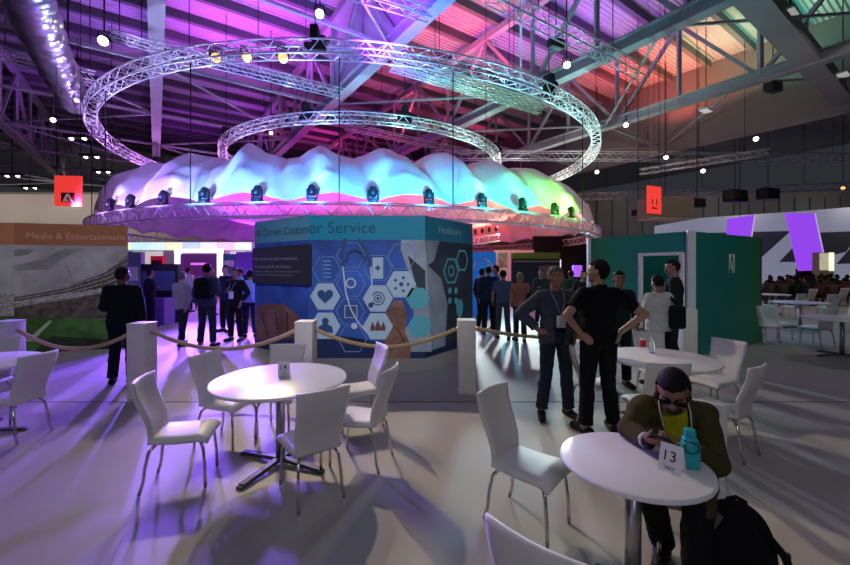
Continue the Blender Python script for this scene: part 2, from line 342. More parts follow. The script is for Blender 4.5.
for i, (u, v, d) in enumerate(((77.5, 138.5, 27), (91, 157, 31), (103, 172, 36), (112, 184, 40), (12, 176, 33), (30, 188, 38))):
    p = P(u, v, d); t = empty('twin_downlight', p, 0, ['topmost', 'second', 'third', 'lowest right', 'upper left', 'lower left'][i]+' pair of small white downlights in the dark roof at left', 'downlight', 'twin downlights')
    b = MB().box((0, 0, .12), (1.5, .5, .2)); b.build('lamp_housing', black, t)
    for s in (-.45, .45): MB().lathe([(.001, -.01), (.15, 0), (.15, .03)], (s, 0, 0), 14, Matrix.Rotation(-.6, 3, 'X')).build('lens', coolw, t); MB().tube([(0, 0, .2), (0, 0, ZT+.68-p.z)], .03, 6).build('hanger', black, t)
t0 = ['upper pale panel lamp in the roof at the top right', 'pale panel lamp in the dark bulkhead, right of the huge ring', 'pale panel lamp near the right edge beside the thick beam']
for (u, v, d), txt in zip(((790, 13, 17), (706, 111, 24), (843, 75, 21)), t0):
    p = P(u, v, d); t = empty('panel_light', p, TH, txt, 'ceiling light', 'flat roof panel lamps'); MB().box((0, 0, .06), (.9, .5, .12)).build('lamp_housing', alu, t)
    MB().box((0, 0, -.01), (.8, .42, .02)).build('diffuser', mat('dim_diffuser', (.8, .8, .78), .5, emit=.35), t); MB().tube([(0, 0, .1), (0, 0, ZT+.7-p.z)], .025, 6).build('hanger', black, t)
# black loudspeakers and flown boxes
for (u, v, d, s, txt) in ((773, 87, 22, .75, 'black flown loudspeaker under the dark roof at right'), (556, 44, 15.5, .5, 'black box flown by the truss over the ring at upper right'),
        (697, 203, 26, .8, 'black floodlight hanging right of the red banner'), (735, 196, 30, 1.3, 'wide black light bar hanging above the stage, left of its neighbour'), (768, 194, 32, 1.3, 'black light bar hanging above the stage behind the purple panels'), (638, 213, 24, .55, 'black projector hanging left of the red banner')):
    p = P(u, v, d); t = empty('flown_speaker', p, .4, txt, 'speaker' if 'loud' in txt else 'stage equipment', 'black flown boxes'); b = MB(); b.rbox((0, 0, 0), (s*1.3, s*.7, s*.7), s*.08); b.build('cabinet', black, t)
    MB().rbox((-s*.2, -s*.36, 0), (s*.7, s*.06, s*.5), .01).build('grille', mat('speaker_grille', (.03, .03, .03), .8), t)
    MB().tube([(0, 0, s*.3), (0, 0, ZT+.68-p.z)], .025, 6).build('suspension_cable', blackc, t)
# moving-head lamps standing on the low ring
def moving_head():
    t = empty('moving_head_lamp', label='x', cat='stage lamp')
    MB().rbox((0, 0, .07), (.34, .30, .14), .03).build('base', black, t)
    MB().rbox((-.17, 0, .3), (.06, .16, .36), .02).rbox((.17, 0, .3), (.06, .16, .36), .02).rbox((0, 0, .16), (.38, .16, .06), .02).build('yoke', black, t)
    h = MB(); h.lathe([(.05, -.18), (.13, -.14), (.155, 0), (.15, .14), (.13, .2), (.001, .2)], (0, 0, .40), 16, Matrix.Rotation(.45, 3, 'X')); h.build('lamp_head', black, t)
    MB().lathe([(.001, .207), (.11, .204)], (0, 0, .40), 16, Matrix.Rotation(.45, 3, 'X')).build('lens', mat('pale_lens', (.7, .8, 1), .2, emit=3), t)
    return t
mh = moving_head(); first = True
def circ_angle(u, R, near=True):            # angle on a ring of radius R seen in column u (near or far side)
    dx, dy = (u-425)/F, 1.0; n = math.hypot(dx, dy); dx /= n; dy /= n
    b = dx*RC.x+dy*RC.y; c = RC.x**2+RC.y**2-R*R; disc = max(b*b-c, 0); t = b-math.sqrt(disc) if near else b+math.sqrt(disc)
    return math.atan2(t*dy-RC.y, t*dx-RC.x)
HEADS = [circ_angle(u, RR) for u in (110, 130, 163, 204, 257, 312, 373, 429, 482, 523, 555, 572)]
def col_at(u):
    st = [(90, (.52, .30, 1)), (160, (.38, .24, 1)), (215, (.16, .46, 1)), (275, (.14, .30, 1)), (340, (.08, .42, 1)), (400, (.08, .46, 1)), (480, (.06, .62, .80)), (530, (.06, .80, .36)), (560, (.25, .95, .15)), (600, (.4, 1, .12))]
    for (a, c), (b, e) in zip(st, st[1:]):
        if u <= b: k = max(0, (u-a)/(b-a)); return tuple(c[i]*(1-k)+e[i]*k for i in range(3))
    return st[-1][1]
US = (110, 130, 163, 204, 257, 312, 373, 429, 482, 523, 555, 572)
for i, (a, u) in enumerate(zip(HEADS, US)):
    o = mh if first else copy_tree(mh); first = False
    o.location = (RC.x+RR*math.cos(a), RC.y+RR*math.sin(a), ZLOW+.292); o.rotation_euler.z = a-PI/2+.2*math.sin(i*3)
    tag(o, '%s black moving-head lamp from the left standing on the low canopy ring' % ORDS[i], 'stage lamp', 'moving heads on the low ring')
    light('SPOT', (RC.x+(RR+1.0)*math.cos(a), RC.y+(RR+1.0)*math.sin(a), ZLOW+.5), tuple(.6*q+.3*p_ for q, p_ in zip(col_at(u), (.3, 1, 1))), 560 if 180 < u < 500 else 420, (RC.x+(RR-1.6)*math.cos(a+.02), RC.y+(RR-1.6)*math.sin(a+.02), ZLOW+2.3), .06, 32, 1)
    r2 = RR+1.3; e = 150
    light('SPOT', (RC.x+r2*math.cos(a), RC.y+r2*math.sin(a), ZLOW+.30), tuple(q**1.2 for q in col_at(u)), e*6.2, (RC.x+(RR-2.0)*math.cos(a), RC.y+(RR-2.0)*math.sin(a), ZLOW+2.2), .10, 105, 1)
for i, u in enumerate((139, 157, 176, 193, 212, 480, 498, 512, 526)):
    a = circ_angle(u, 6.2, True) if False else circ_angle(u, 10.2, True)
    a = math.radians(200+i*16); o = copy_tree(mh); o.location = (RC.x+6.2*math.cos(a), RC.y+6.2*math.sin(a), ZLOW+.19)
    tag(o, '%s lamp from the left on the small low ring under the canopy' % ORDS[i], 'stage lamp', 'moving heads on the small ring'); o.rotation_euler.z = a
# ------------------------------------------------------------------ fabric canopy
fab = bpy.data.materials.new('stretch_fabric'); fab.use_nodes = True; nt = fab.node_tree; nt.nodes.remove(nt.nodes['Principled BSDF'])
df = nt.nodes.new('ShaderNodeBsdfDiffuse'); tl = nt.nodes.new('ShaderNodeBsdfTranslucent'); mx = nt.nodes.new('ShaderNodeMixShader')
df.inputs[0].default_value = tl.inputs[0].default_value = (.86, .86, .88, 1); mx.inputs[0].default_value = .16
nt.links.new(df.outputs[0], mx.inputs[1]); nt.links.new(tl.outputs[0], mx.inputs[2]); nt.links.new(mx.outputs[0], nt.nodes['Material Output'].inputs[0])
prof = [(0, 16.5, 4.35), (.10, 16.1, 4.9), (.22, 15.4, 5.6), (.34, 14.4, 6.25), (.44, 13.4, 6.5), (.55, 12.2, 6.1), (.68, 10.4, 5.4), (.82, 8.2, 5.0), (1, 5.0, 4.9)]
def pr(t):
    for a, b in zip(prof, prof[1:]):
        if t <= b[0]: k = (t-a[0])/(b[0]-a[0]); k = k*k*(3-2*k)*.5+k*.5; return a[1]+(b[1]-a[1])*k, a[2]+(b[2]-a[2])*k
    return prof[-1][1:]
NA, NT, LB = 620, 36, 31
amp = rng.uniform(.55, 1.25, LB+1); amp[LB] = amp[0]; vs = []; fs = []
tw = rng.uniform(-.35, .35, LB)
for i in range(NA):
    ph = 2*PI*i/NA
    for j in range(NT+1):
        t = j/NT; r, z = pr(t); x = ph*LB/(2*PI)+.9*t+.12*math.sin(ph*5); k = math.floor(x); fr = x-k; k %= LB
        A = amp[k]; pil = abs(math.sin(PI*fr))**.75
        if k % 3 != 0 and amp[k] < 1.0: pil = 1-abs(2*fr-1)**1.15                      # pulled-up tent points between the pillows
        env = math.sin(PI*min(1, t/.62))**.9 if t < .62 else .0
        env2 = .12+.88*env
        z += .18*env+A*.80*(pil-.45)*env2+.22*env*abs(math.sin(PI*(x*2.0+.8*t+.3)))*(.5+.5*math.sin(ph*3+1)); r += .6*A*(pil-.5)*(1-t)*env2 + .12*math.sin(ph*37+6*t)*env+.07*math.sin(ph*83-9*t)*env
        if t < .12: z += -.12+.25*pil
        vs.append((r*math.cos(ph), r*math.sin(ph), z))
for i in range(NA):
    for j in range(NT):
        a = i*(NT+1)+j; b = ((i+1) % NA)*(NT+1)+j; fs.append((a, b, b+1, a+1))
mb = MB(); mb.add(vs, fs, 0, True)
can = mb.build('fabric_canopy', fab); can.location = (RC.x, RC.y, 0)
tag(can, 'billowing white stretch fabric canopy washed violet, blue and green above the pavilion', 'canopy')
so = can.modifiers.new('solid', 'SOLIDIFY'); so.thickness = .02
for x, y, c, e in ((-12, 22, (.8, .1, 1), 420), (-7, 19.5, (1, .06, .7), 420), (-2.5, 18.5, (1, .05, .22), 420), (1.5, 18.5, (1, .08, .12), 420), (5, 20, (1, .2, .15), 380), (7.5, 23.5, (1, .55, .4), 380), (-8, 29, (.8, .1, .9), 700), (0, 28, (1, .10, .3), 600), (-13, 30, (.5, .12, 1), 700), (-12, 37, (.6, .10, 1), 900), (-5, 40, (1, .08, .6), 900), (3, 38, (1, .2, .2), 800), (6, 31, (1, .5, .4), 600)):
    light('SPOT', (x, y, 2.6), tuple(q**1.5 for q in c), e*2.3, (x*.97, y+.5, 8), .2, 150, .8)
# ------------------------------------------------------------------ exhibition booths
class Face:
    """a vertical printed face between two floor points, seen from the camera side"""
    def __init__(s, p, q, off=.006):
        s.p = Vector((*p, 0)); s.q = Vector((*q, 0)); s.r = (s.q-s.p).normalized(); s.n = s.r.cross(Vector((0, 0, 1))); s.w = (s.q-s.p).length; s.off = off
    def pt(s, x, z, k=1): return s.p+s.r*x+Vector((0, 0, z))+s.n*s.off*k
    def px(s, u, v):                                   # where a line of sight meets this face: (along, height)
        d = Vector(((u-425)/F, 1, (YH-v)/F)); t = s.p.dot(s.n)/d.dot(s.n); h = d*t
        return (h-s.p).dot(s.r), CH+h.z
    def poly(s, mb, pts, k=1, mi=0, th=.003):
        n = len(pts); A = [s.pt(x, z, k) for x, z in pts]; B = [a-s.n*th for a in A]
        mb.add(A+B, [tuple(range(n))]+[(i, n+i, n+(i+1) % n, (i+1) % n) for i in range(n)], mi)
    def rect(s, mb, x0, x1, z0, z1, k=1, mi=0): s.poly(mb, [(x0, z0), (x1, z0), (x1, z1), (x0, z1)], k, mi)
    def disc(s, mb, x, z, r, k=1, n=24, mi=0, a0=0): s.poly(mb, [(x+r*math.cos(a0+2*PI*i/n), z+r*math.sin(a0+2*PI*i/n)) for i in range(n)], k, mi)
    def ring(s, mb, x, z, r, w, k=1, n=24, mi=0, a0=0):
        for i in range(n):
            a, b = a0+2*PI*i/n, a0+2*PI*(i+1)/n
            s.poly(mb, [(x+r*math.cos(a), z+r*math.sin(a)), (x+r*math.cos(b), z+r*math.sin(b)), (x+(r-w)*math.cos(b), z+(r-w)*math.sin(b)), (x+(r-w)*math.cos(a), z+(r-w)*math.sin(a))][::-1], k, mi)
    def strip(s, mb, pts, w, k=1, mi=0):
        for (x0, z0), (x1, z1) in zip(pts, pts[1:]):
            L = math.hypot(x1-x0, z1-z0) or 1; nx, nz = -(z1-z0)/L*w/2, (x1-x0)/L*w/2
            s.poly(mb, [(x0-nx, z0-nz), (x1-nx, z1-nz), (x1+nx, z1+nz), (x0+nx, z0+nz)], k, mi)
# --- customer service / healthcare booth
HB = [(-3.66, 8.4), (-2.2, 7.36), (0, 7.36), (1.07, 8.8), (.6, 10.6), (-3.2, 10.6)]; HT = 2.69
hb = empty('exhibition_booth', (0, 0, 0), 0, 'blue faceted booth with hexagon medical icons and a teal Customer Service header', 'booth')
MB().prism(HB, 0, HT).build('booth_wall', mat('booth_carcass', (.10, .11, .14), .6), hb)
fa, fb, fc = Face(HB[0], HB[1]), Face(HB[1], HB[2]), Face(HB[2], HB[3])
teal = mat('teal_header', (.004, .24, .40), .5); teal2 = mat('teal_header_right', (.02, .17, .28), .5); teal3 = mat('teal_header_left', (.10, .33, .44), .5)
zh = 2.23
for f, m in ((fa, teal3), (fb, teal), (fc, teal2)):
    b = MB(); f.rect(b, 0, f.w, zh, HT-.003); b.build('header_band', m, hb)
blue = mat('print_blue', (.035, .10, .42), .5, noise=.45, nscale=1.6); dblue = mat('print_dark_blue', (.015, .028, .10), .5, noise=.5, nscale=1.5)
slate = mat('print_slate', (.035, .045, .07), .5, noise=.5, nscale=1.2)
coat = mat('print_pale_coat', (.28, .33, .42), .5, noise=.35, nscale=1.5); hand = mat('print_skin', (.22, .115, .09), .5, noise=.35, nscale=3); hexw = mat('print_pale_hexagon', (.42, .58, .72), .5)
hexo = mat('print_outline', (.16, .30, .62), .5); hext = mat('print_teal_hexagon', (.10, .42, .52), .5); icon = mat('print_icon_blue', (.03, .08, .24), .5); pale = mat('print_pale_line', (.55, .62, .75), .5); brown = mat('print_brown', (.17, .085, .05), .5, noise=.4, nscale=2)
b = MB(); fa.rect(b, 0, fa.w, .05, zh, 1); fa.rect(b, 0, fa.w, 0, .42, 1.5, 1)
X = lambda u, v: fa.px(u, v)
fa.poly(b, [X(257, 340), X(300, 338), X(299, 316), X(286, 305), X(270, 303), X(257, 306)], 2, 2)
fa.strip(b, [X(262, 312), X(268, 335)], .04, 2.5, 3); fa.strip(b, [X(276, 312), X(279, 336)], .04, 2.5, 3); fa.strip(b, [X(288, 312), X(288, 336)], .04, 2.5, 3)
b.build('graphic', [blue, dblue, brown, dblue], hb)
b = MB(); fb.rect(b, 0, fb.w, .05, zh, 1, 0); fb.rect(b, 0, fb.w, 0, .17, 1.5, 1)
X = lambda cx, cy: fb.px(320+cx/3.53, 210+cy/3.53)
fb.poly(b, [X(395, 500), X(225, 500), X(330, 385), X(330, 270), X(285, 140), X(287, 106), X(371, 106)][::1], 2, 2)
fb.poly(b, [X(-30, 500), X(200, 540), X(372, 530), X(372, 470), X(220, 470), X(150, 455), X(-30, 430)], 1.8, 1)
fb.poly(b, [X(372, 300), X(340, 270), X(310, 160), X(372, 215)], 2.6, 5)
fb.poly(b, [X(225, 530), X(318, 525), X(322, 480), X(300, 430), X(308, 370), X(290, 320), X(262, 318), X(235, 360), X(240, 420), X(225, 480)], 3, 3)
fb.strip(b, [X(238, 400), X(275, 420), X(300, 470)], .035, 3.6, 4); fb.strip(b, [X(250, 345), X(285, 350)], .03, 3.6, 4); fb.strip(b, [X(240, 505), X(300, 450)], .03, 3.6, 4)
b.build('graphic', [blue, dblue, coat, hand, brown, slate], hb)
b = MB(); fc.rect(b, 0, fc.w, .05, zh, 1, 0); fc.rect(b, 0, fc.w, 0, .2, 1.5, 1)
X = lambda cx, cy: fc.px(320+cx/3.53, 210+cy/3.53)
fc.poly(b, [X(373, 500), X(440, 480), X(448, 330), X(425, 240), X(373, 190)], 2, 2); fc.poly(b, [X(373, 106), X(420, 110), X(400, 180), X(373, 200)], 2, 2)
b.build('graphic', [slate, dblue, coat], hb)
def hx(f, u, v, r, kind, b):
    x, z = f.px(u, v)
    if kind == 'f': f.disc(b, x, z, r, 4, 6)
    else: f.ring(b, x, z, r, .016 if kind == 'o' else .05, 4, 6)
    return x, z
C = {}
def one(name, m, fn): b = MB(); r_ = fn(b); b.build(name, m, hb); return r_
for nme, cx, cy in (('heart', 20, 305), ('man', 20, 408), ('target', 205, 312), ('drops', 205, 410), ('mol', 287, 262)): C[nme] = one('hexagon_print', hexw, lambda b: hx(fb, 320+cx/3.53, 210+cy/3.53, .285, 'f', b))
x, z = fb.px(378, 268); one('document_icon', hexw, lambda b: fb.rect(b, x-.1, x+.1, z-.2, z+.2, 4.5))
for cx, cy in ((25, 210), (110, 160), (110, 260), (108, 358), (205, 205), (115, 455), (290, 165)): one('hexagon_outline', hexo, lambda b: hx(fb, 320+cx/3.53, 210+cy/3.53, .28, 'o', b))
for i in range(5): x, z = fb.px(327, 262+i*4); one('list_line', hexo, lambda b: fb.rect(b, x-.06, x+.08, z, z+.03, 4))
for cx, cy in ((345, 312), (352, 410)): one('hexagon_print', hext, lambda b: hx(fb, 320+cx/3.53, 210+cy/3.53, .23, 'f', b))
for cx, cy, r in ((460, 215, .3), (499, 178, .26)): one('hexagon_print', hext, lambda b: hx(fc, 320+cx/3.53, 210+cy/3.53, r, 'r', b))
one('ring_icon', hext, lambda b: fc.ring(b, *fc.px(320+460/3.53, 210+215/3.53), .12, .04, 4, 12))
for j in range(4): x, z = fc.px(320+(455+(j % 2)*22)/3.53, 210+(285+(j//2)*35)/3.53); one('dot_icon', hext, lambda b: fc.disc(b, x, z, .07, 4, 8))
x, z = fc.px(320+490/3.53, 210+345/3.53); one('leaf_icon', hext, lambda b: fc.poly(b, [(x, z-.26), (x+.12, z-.1), (x+.14, z+.08), (x+.05, z+.2), (x, z+.14), (x-.05, z+.2), (x-.14, z+.08), (x-.12, z-.1)], 4))
x, z = C['heart']; one('heart_icon', icon, lambda b: fb.poly(b, [(x+.15*math.sin(t)**3*1.0, z+.012+.0095*(13*math.cos(t)-5*math.cos(2*t)-2*math.cos(3*t)-math.cos(4*t))) for t in [-2*PI*i/30 for i in range(30)]], 5))
x, z = C['man']; one('person_icon', icon, lambda b: (fb.disc(b, x, z+.085, .065, 5), fb.poly(b, [(x-.15, z-.13), (x+.15, z-.13), (x+.13, z-.02), (x+.05, z+.03), (x-.05, z+.03), (x-.13, z-.02)], 5)))
x, z = C['target']; one('ring_icon', icon, lambda b: fb.ring(b, x, z, .13, .02, 5)); one('ring_icon', icon, lambda b: fb.ring(b, x, z, .075, .02, 5)); one('dot_icon', icon, lambda b: fb.disc(b, x, z, .03, 5))
x, z = C['mol']; one('dot_icon', icon, lambda b: fb.disc(b, x, z, .04, 5))
for i in range(5): one('dot_icon', icon, lambda b: fb.disc(b, x+.13*math.cos(i*1.257), z+.13*math.sin(i*1.257), .027, 5))
x, z = fb.px(378, 268); one('cross_icon', icon, lambda b: (fb.rect(b, x-.05, x+.05, z-.017, z+.017, 6), fb.rect(b, x-.017, x+.017, z-.05, z+.05, 6.1)))
x, z = fb.px(350, 311); one('square_icon', icon, lambda b: fb.rect(b, x-.11, x+.11, z-.12, z+.12, 5))
x, z = C['drops']; mr_ = mat('print_maroon', (.16, .06, .07), .5)
for i, q in ((-1, .8), (0, 1.1), (1, .85)): one('drop_icon', mr_, lambda b: fb.poly(b, [(x+i*.1-.05*q, z-.08), (x+i*.1+.05*q, z-.08), (x+i*.1+.05*q, z-.01), (x+i*.1, z+.11*q), (x+i*.1-.05*q, z-.01)], 5))
b = MB(); X = lambda cx, cy: fb.px(320+cx/3.53, 210+cy/3.53)
fb.strip(b, [X(82, 200), X(78, 150), X(85, 112), X(95, 104)], .07, 6, 0); fb.strip(b, [X(178, 200), X(172, 160), X(155, 125), X(135, 104)], .07, 6, 0)
fb.strip(b, [X(95, 178), X(100, 150), X(125, 138), X(150, 150), X(160, 178)], .05, 6.5, 0)
fb.strip(b, [X(82, 200), X(92, 290), X(110, 350), X(135, 395), X(175, 440)], .028, 6, 1); fb.strip(b, [X(180, 200), X(184, 250), X(182, 330)], .028, 6, 1); fb.disc(b, *X(180, 335), .05, 6); fb.ring(b, *X(110, 258), .1, .03, 5, 16, 1)
x, z = X(110, 358); fb.ring(b, x, z, .17, .02, 6, 4, 1, PI/4); fb.disc(b, *X(122, 408), .06, 6, mi=1)
b.build('stethoscope_print', [icon, pale], hb)
# sign board proud of the left face and lettering
x0, z1 = fa.px(255.4, 248.5); x1, z0 = fa.px(310, 285)
sg = MB(); A = [fa.pt(.02, z0, 12), fa.pt(fa.w+.10, z0, 12), fa.pt(fa.w+.10, z1+.03, 12), fa.pt(.02, z1, 12)]; B = [a-fa.n*.07 for a in A]
sg.add(A+B, [(0, 1, 2, 3), (7, 6, 5, 4), (0, 4, 5, 1), (1, 5, 6, 2), (2, 6, 7, 3), (3, 7, 4, 0)]); sb = sg.build('sign_board', mat('charcoal_board', (.035, .036, .045), .5), hb)
greyl = mat('sign_letters', (.30, .30, .34), .6)
lettering('How to discover patient experiences', fa.pt(.10, z1-.26, 12.6), fa.r, (0, 0, 1), 1.45, greyl, sb)
lettering('to connect with AI and Chatbots', fa.pt(.10, z1-.42, 12.6), fa.r, (0, 0, 1), 1.25, greyl, sb)
b = MB(); fa.rect(b, .10, 1.65, z0+.24, z0+.25, 12.6); fa.rect(b, .10, 1.4, z0+.17, z0+.18, 12.6); b.build('sign_rule', greyl, sb)
deep = mat('header_letters', (.01, .085, .14), .5)
lettering('AI Driven Custom', fa.pt(.04, 2.36, 1.6), fa.r, (0, 0, 1), fa.w-.05, deep, hb)
lettering('er Service', fb.pt(.01, 2.36, 1.6), fb.r, (0, 0, 1), fb.px(376, 230)[0]-.02, deep, hb)
lettering('Healthcare', fc.pt(.45, 2.40, 1.6), fc.r, (0, 0, 1), .85, mat('pale_letters', (.22, .42, .55), .5), hb)
# --- media & entertainment booth
ML, MR = (-8.16, 7.75), (-6.32, 8.3); MTZ = 2.60
mbt = empty('exhibition_booth', (0, 0, 0), 0, 'booth with brown Media & Entertainment header and a football stadium picture', 'booth')
MP = [(-9.0, 7.62), ML, MR, (-8.35, 10.6), (-10.2, 10.4)]
MB().prism(MP, 0, MTZ).build('booth_wall', mat('booth_carcass', (.10, .11, .14), .6), mbt)
f0, f1 = Face(MP[0], ML), Face(ML, MR)
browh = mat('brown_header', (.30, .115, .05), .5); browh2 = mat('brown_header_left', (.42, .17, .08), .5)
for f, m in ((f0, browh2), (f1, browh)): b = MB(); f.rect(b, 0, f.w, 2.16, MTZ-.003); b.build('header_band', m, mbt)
X = lambda cx, cy: f1.px(cx/3.763, 215+cy/3.763)
def clampx(p, f): return (min(max(p[0], .002), f.w-.002), min(max(p[1], .002), 2.158))
XX = lambda cx, cy: clampx(X(cx, cy), f1)
skyp = mat('print_sky', (.30, .29, .29), .6, noise=.45, nscale=1.4); cloud = mat('print_cloud', (.20, .195, .195), .6, noise=.4, nscale=2.5); stand = mat('print_stand', (.075, .06, .05), .6, noise=.6, nscale=9); seats = mat('print_seats', (.30, .28, .27), .6, noise=.6, nscale=25)
grass = mat('print_grass', (.045, .12, .025), .6, noise=.5, nscale=3); chalk = mat('print_chalk_line', (.32, .38, .28), .6); dgr = mat('print_dark_grass', (.015, .03, .01), .6, noise=.4, nscale=3)
b = MB(); f1.rect(b, 0, f1.w, 0, 2.16, 1, 0)
f1.poly(b, [XX(50, 190), XX(170, 165), XX(230, 130), XX(330, 120), XX(250, 155), XX(180, 205), XX(60, 210)], 1.6, 1); f1.poly(b, [XX(50, 130), XX(150, 125), XX(100, 150), XX(50, 155)], 1.6, 1)
f1.poly(b, [XX(50, 390), XX(490, 390), XX(490, 150), XX(400, 215), XX(250, 270), XX(50, 310)], 2, 2)
for i in range(6): f1.strip(b, [XX(52, 300+i*9), XX(250, 262+i*11), XX(400, 208+i*16), XX(482, 160+i*22)], .018, 2.6, 3)
f1.poly(b, [XX(50, 325), XX(480, 262), XX(480, 280), XX(50, 342)], 2.4, 3)
f1.poly(b, [XX(180, 225), XX(260, 215), XX(262, 250), XX(182, 256)], 2.4, 0)
f1.strip(b, [XX(250, 190), XX(272, 240)], .025, 2.8, 1)
f1.poly(b, [XX(50, 540), XX(490, 540), XX(490, 392), XX(50, 388)], 3, 4); f1.poly(b, [XX(120, 540), XX(490, 540), XX(490, 470), XX(200, 455)], 3.3, 6)
f1.poly(b, [XX(95, 475), XX(125, 475), XX(200, 398), XX(188, 396)], 3.6, 5)
b.build('graphic', [skyp, cloud, stand, seats, grass, chalk, dgr], mbt)
b = MB(); f0.rect(b, 0, f0.w, 0, 2.16, 1, 0); f0.poly(b, [(0, .75), (f0.w, .75), (f0.w, 1.2), (0, 1.15)], 2, 1); f0.rect(b, 0, f0.w, 0, .75, 2, 2); b.build('graphic', [skyp, seats, grass], mbt)
x0 = f1.px(22, 240)[0]; x1 = f1.px(127, 240)[0]
lettering('Media & Entertainment', f1.pt(.2, 2.29, 1.8), f1.r, (0, 0, 1), f1.w-.24, mat('header_letters_pale', (.52, .28, .19), .5), mbt)
# --- green booth
GC = Vector((5.03, 7.4)); GL = GC+Vector((-.5, .866))*2.22; GR = GC+Vector((.866, .5))*3.14; GTZ = 2.40
gb = empty('exhibition_booth', (0, 0, 0), 0, 'green windowless booth with a white framed doorway and small pale triangle emblem', 'booth')
gg = bpy.data.materials.new('green_gradient_print'); gg.use_nodes = True; nt = gg.node_tree; tc = nt.nodes.new('ShaderNodeTexCoord'); sp = nt.nodes.new('ShaderNodeSeparateXYZ'); rp = nt.nodes.new('ShaderNodeValToRGB'); mr = nt.nodes.new('ShaderNodeMapRange')
mr.inputs[1].default_value = 3.9; mr.inputs[2].default_value = 7.8; nt.links.new(tc.outputs['Object'], sp.inputs[0]); nt.links.new(sp.outputs[0], mr.inputs[0]); nt.links.new(mr.outputs[0], rp.inputs[0])
e = rp.color_ramp.elements; e[0].color = (.025, .23, .11, 1); e[1].color = (.05, .20, .03, 1)
for p_, c_ in ((.15, (.012, .21, .15)), (.3, (.008, .20, .17)), (.7, (.008, .20, .16)), (.9, (.02, .21, .09))): k = e.new(p_); k.color = (*c_, 1)
nt.links.new(rp.outputs[0], nt.nodes['Principled BSDF'].inputs[0]); nt.nodes['Principled BSDF'].inputs['Roughness'].default_value = .5
gl, gr = Face(GL, GC), Face(GC, GR)
xa, zt_ = gl.px(641, 254); xb, _ = gl.px(682.5, 254); zt_ = 1.98
back = (GR-GC); GB1 = GL+Vector((.866, .5))*3.14
def slab(mb, p, q, z0, z1, th=.07):
    p, q = Vector((*p, 0)), Vector((*q, 0)); r = (q-p).normalized(); n = Vector((-r.y, r.x, 0))*th
    mb.prism([(p.x, p.y), (q.x, q.y), (q.x+n.x, q.y+n.y), (p.x+n.x, p.y+n.y)], z0, z1)
pa = gl.p+gl.r*xa; pb = gl.p+gl.r*xb
b = MB(); slab(b, GL, pa.xy, 0, GTZ); slab(b, pb.xy, GC, 0, GTZ); slab(b, pa.xy, pb.xy, zt_, GTZ); b.build('door_wall', gg, gb)
b = MB(); slab(b, GC, GR, 0, GTZ); b.build('side_wall', gg, gb)
b = MB(); slab(b, GR, GB1, 0, GTZ); slab(b, GB1, GL, 0, GTZ); b.build('rear_wall', gg, gb)
b = MB(); n3 = gl.n; 
for x in (xa, xb): b.bar(gl.pt(x, 0, 3), gl.pt(x, zt_, 3), .06, .09)
b.bar(gl.pt(xa-.03, zt_, 3), gl.pt(xb+.03, zt_, 3), .09, .06); b.build('door_frame', postw, gb)
b = MB(); b.box((GC.x-.005, GC.y-.03, 1.2), (.13, .10, 2.42), math.radians(-15)); b.build('corner_trim', mat('pale_trim', (.55, .60, .62), .5), gb)
b = MB(); b.box((GL.x-.02, GL.y-.04, 1.2), (.07, .09, 2.42)); b.build('corner_trim', mat('pale_trim', (.55, .60, .62), .5), gb)
b = MB(); x, z = gr.px(731.5, 263.5); W, Hh = .125, .20
gr.poly(b, [(x-W, z-Hh), (x-W, z+Hh), (x-.028, z+Hh)][::-1], 1.5); gr.poly(b, [(x+W, z-Hh), (x+W, z+Hh), (x+.028, z+Hh)], 1.5); gr.poly(b, [(x, z+.08), (x+.085, z-Hh), (x+.03, z-Hh), (x+.005, z-.11), (x-.05, z-.11)][::-1], 1.5)
b.build('emblem', mat('pale_emblem', (.80, .88, .88), .5), gb)
# lit shelf seen inside the doorway
t = empty('wall_lamp', (6.15, 8.75, 1.65), 0, 'small warm glowing lamp seen through the green booth doorway', 'lamp')
MB().box((0, 0, .12), (.10, .06, .3)).build('bracket', black, t); MB().lathe([(.05, 0), (.09, .14), (.001, .14)], (0, -.06, -.02), 16).build('lamp_shade', mat('warm_glow', (1, .55, .25), .5, emit=1.5), t)
t.location = (GB1.x*.55+GC.x*.45+.3, GB1.y*.55+GC.y*.45+.1, 1.7)
# ------------------------------------------------------------------ hanging red banners
redl = mat('lit_red', (.9, .06, .05), .5, emit=.75, ecol=(1, .055, .04)); 
def emblem_flat(mb, x, z, s):
    mb.add([(x-s, -.03, z-s*.85), (x+s, -.03, z-s*.85), (x+s, -.03, z+s*.85), (x-s, -.03, z+s*.85)], [(0, 1, 2, 3)])
t = empty('hanging_banner', P(68.5, 191, 16), .12, 'square lit red banner with a dark emblem hanging over the left hall', 'banner', 'lit red banners')
MB().box((0, 0, 0), (1.02, .05, 1.24)).build('banner_panel', redl, t)
MB().box((0, -.035, -.27), (.5, .012, .4)).build('emblem_plate', mat('emblem_maroon', (.16, .02, .03), .5), t)
b = MB(); b.add([(-.2, -.046, -.44), (-.05, -.046, -.12), (.05, -.046, -.12), (.2, -.046, -.44), (.1, -.046, -.44), (.0, -.046, -.22), (-.06, -.046, -.36), (.02, -.046, -.36), (.06, -.046, -.44), (-.06, -.046, -.44)], [(0, 9, 6, 5, 1), (1, 5, 2), (2, 5, 4, 3), (6, 9, 8, 7)]); b.build('emblem', mat('emblem_pink', (.8, .35, .35), .5, emit=.3), t)
for s in (-.45, .45): MB().tube([(s, 0, .6), (s, 0, ZT+.68-t.location.z)], .012, 6).build('suspension_cable', blackc, t)
t = empty('hanging_banner', P(654, 200, 20), .42, 'narrow lit red banner seen at an angle above the green booth', 'banner', 'lit red banners')
MB().box((0, 0, 0), (1.05, .05, 1.4)).build('banner_panel', redl, t)
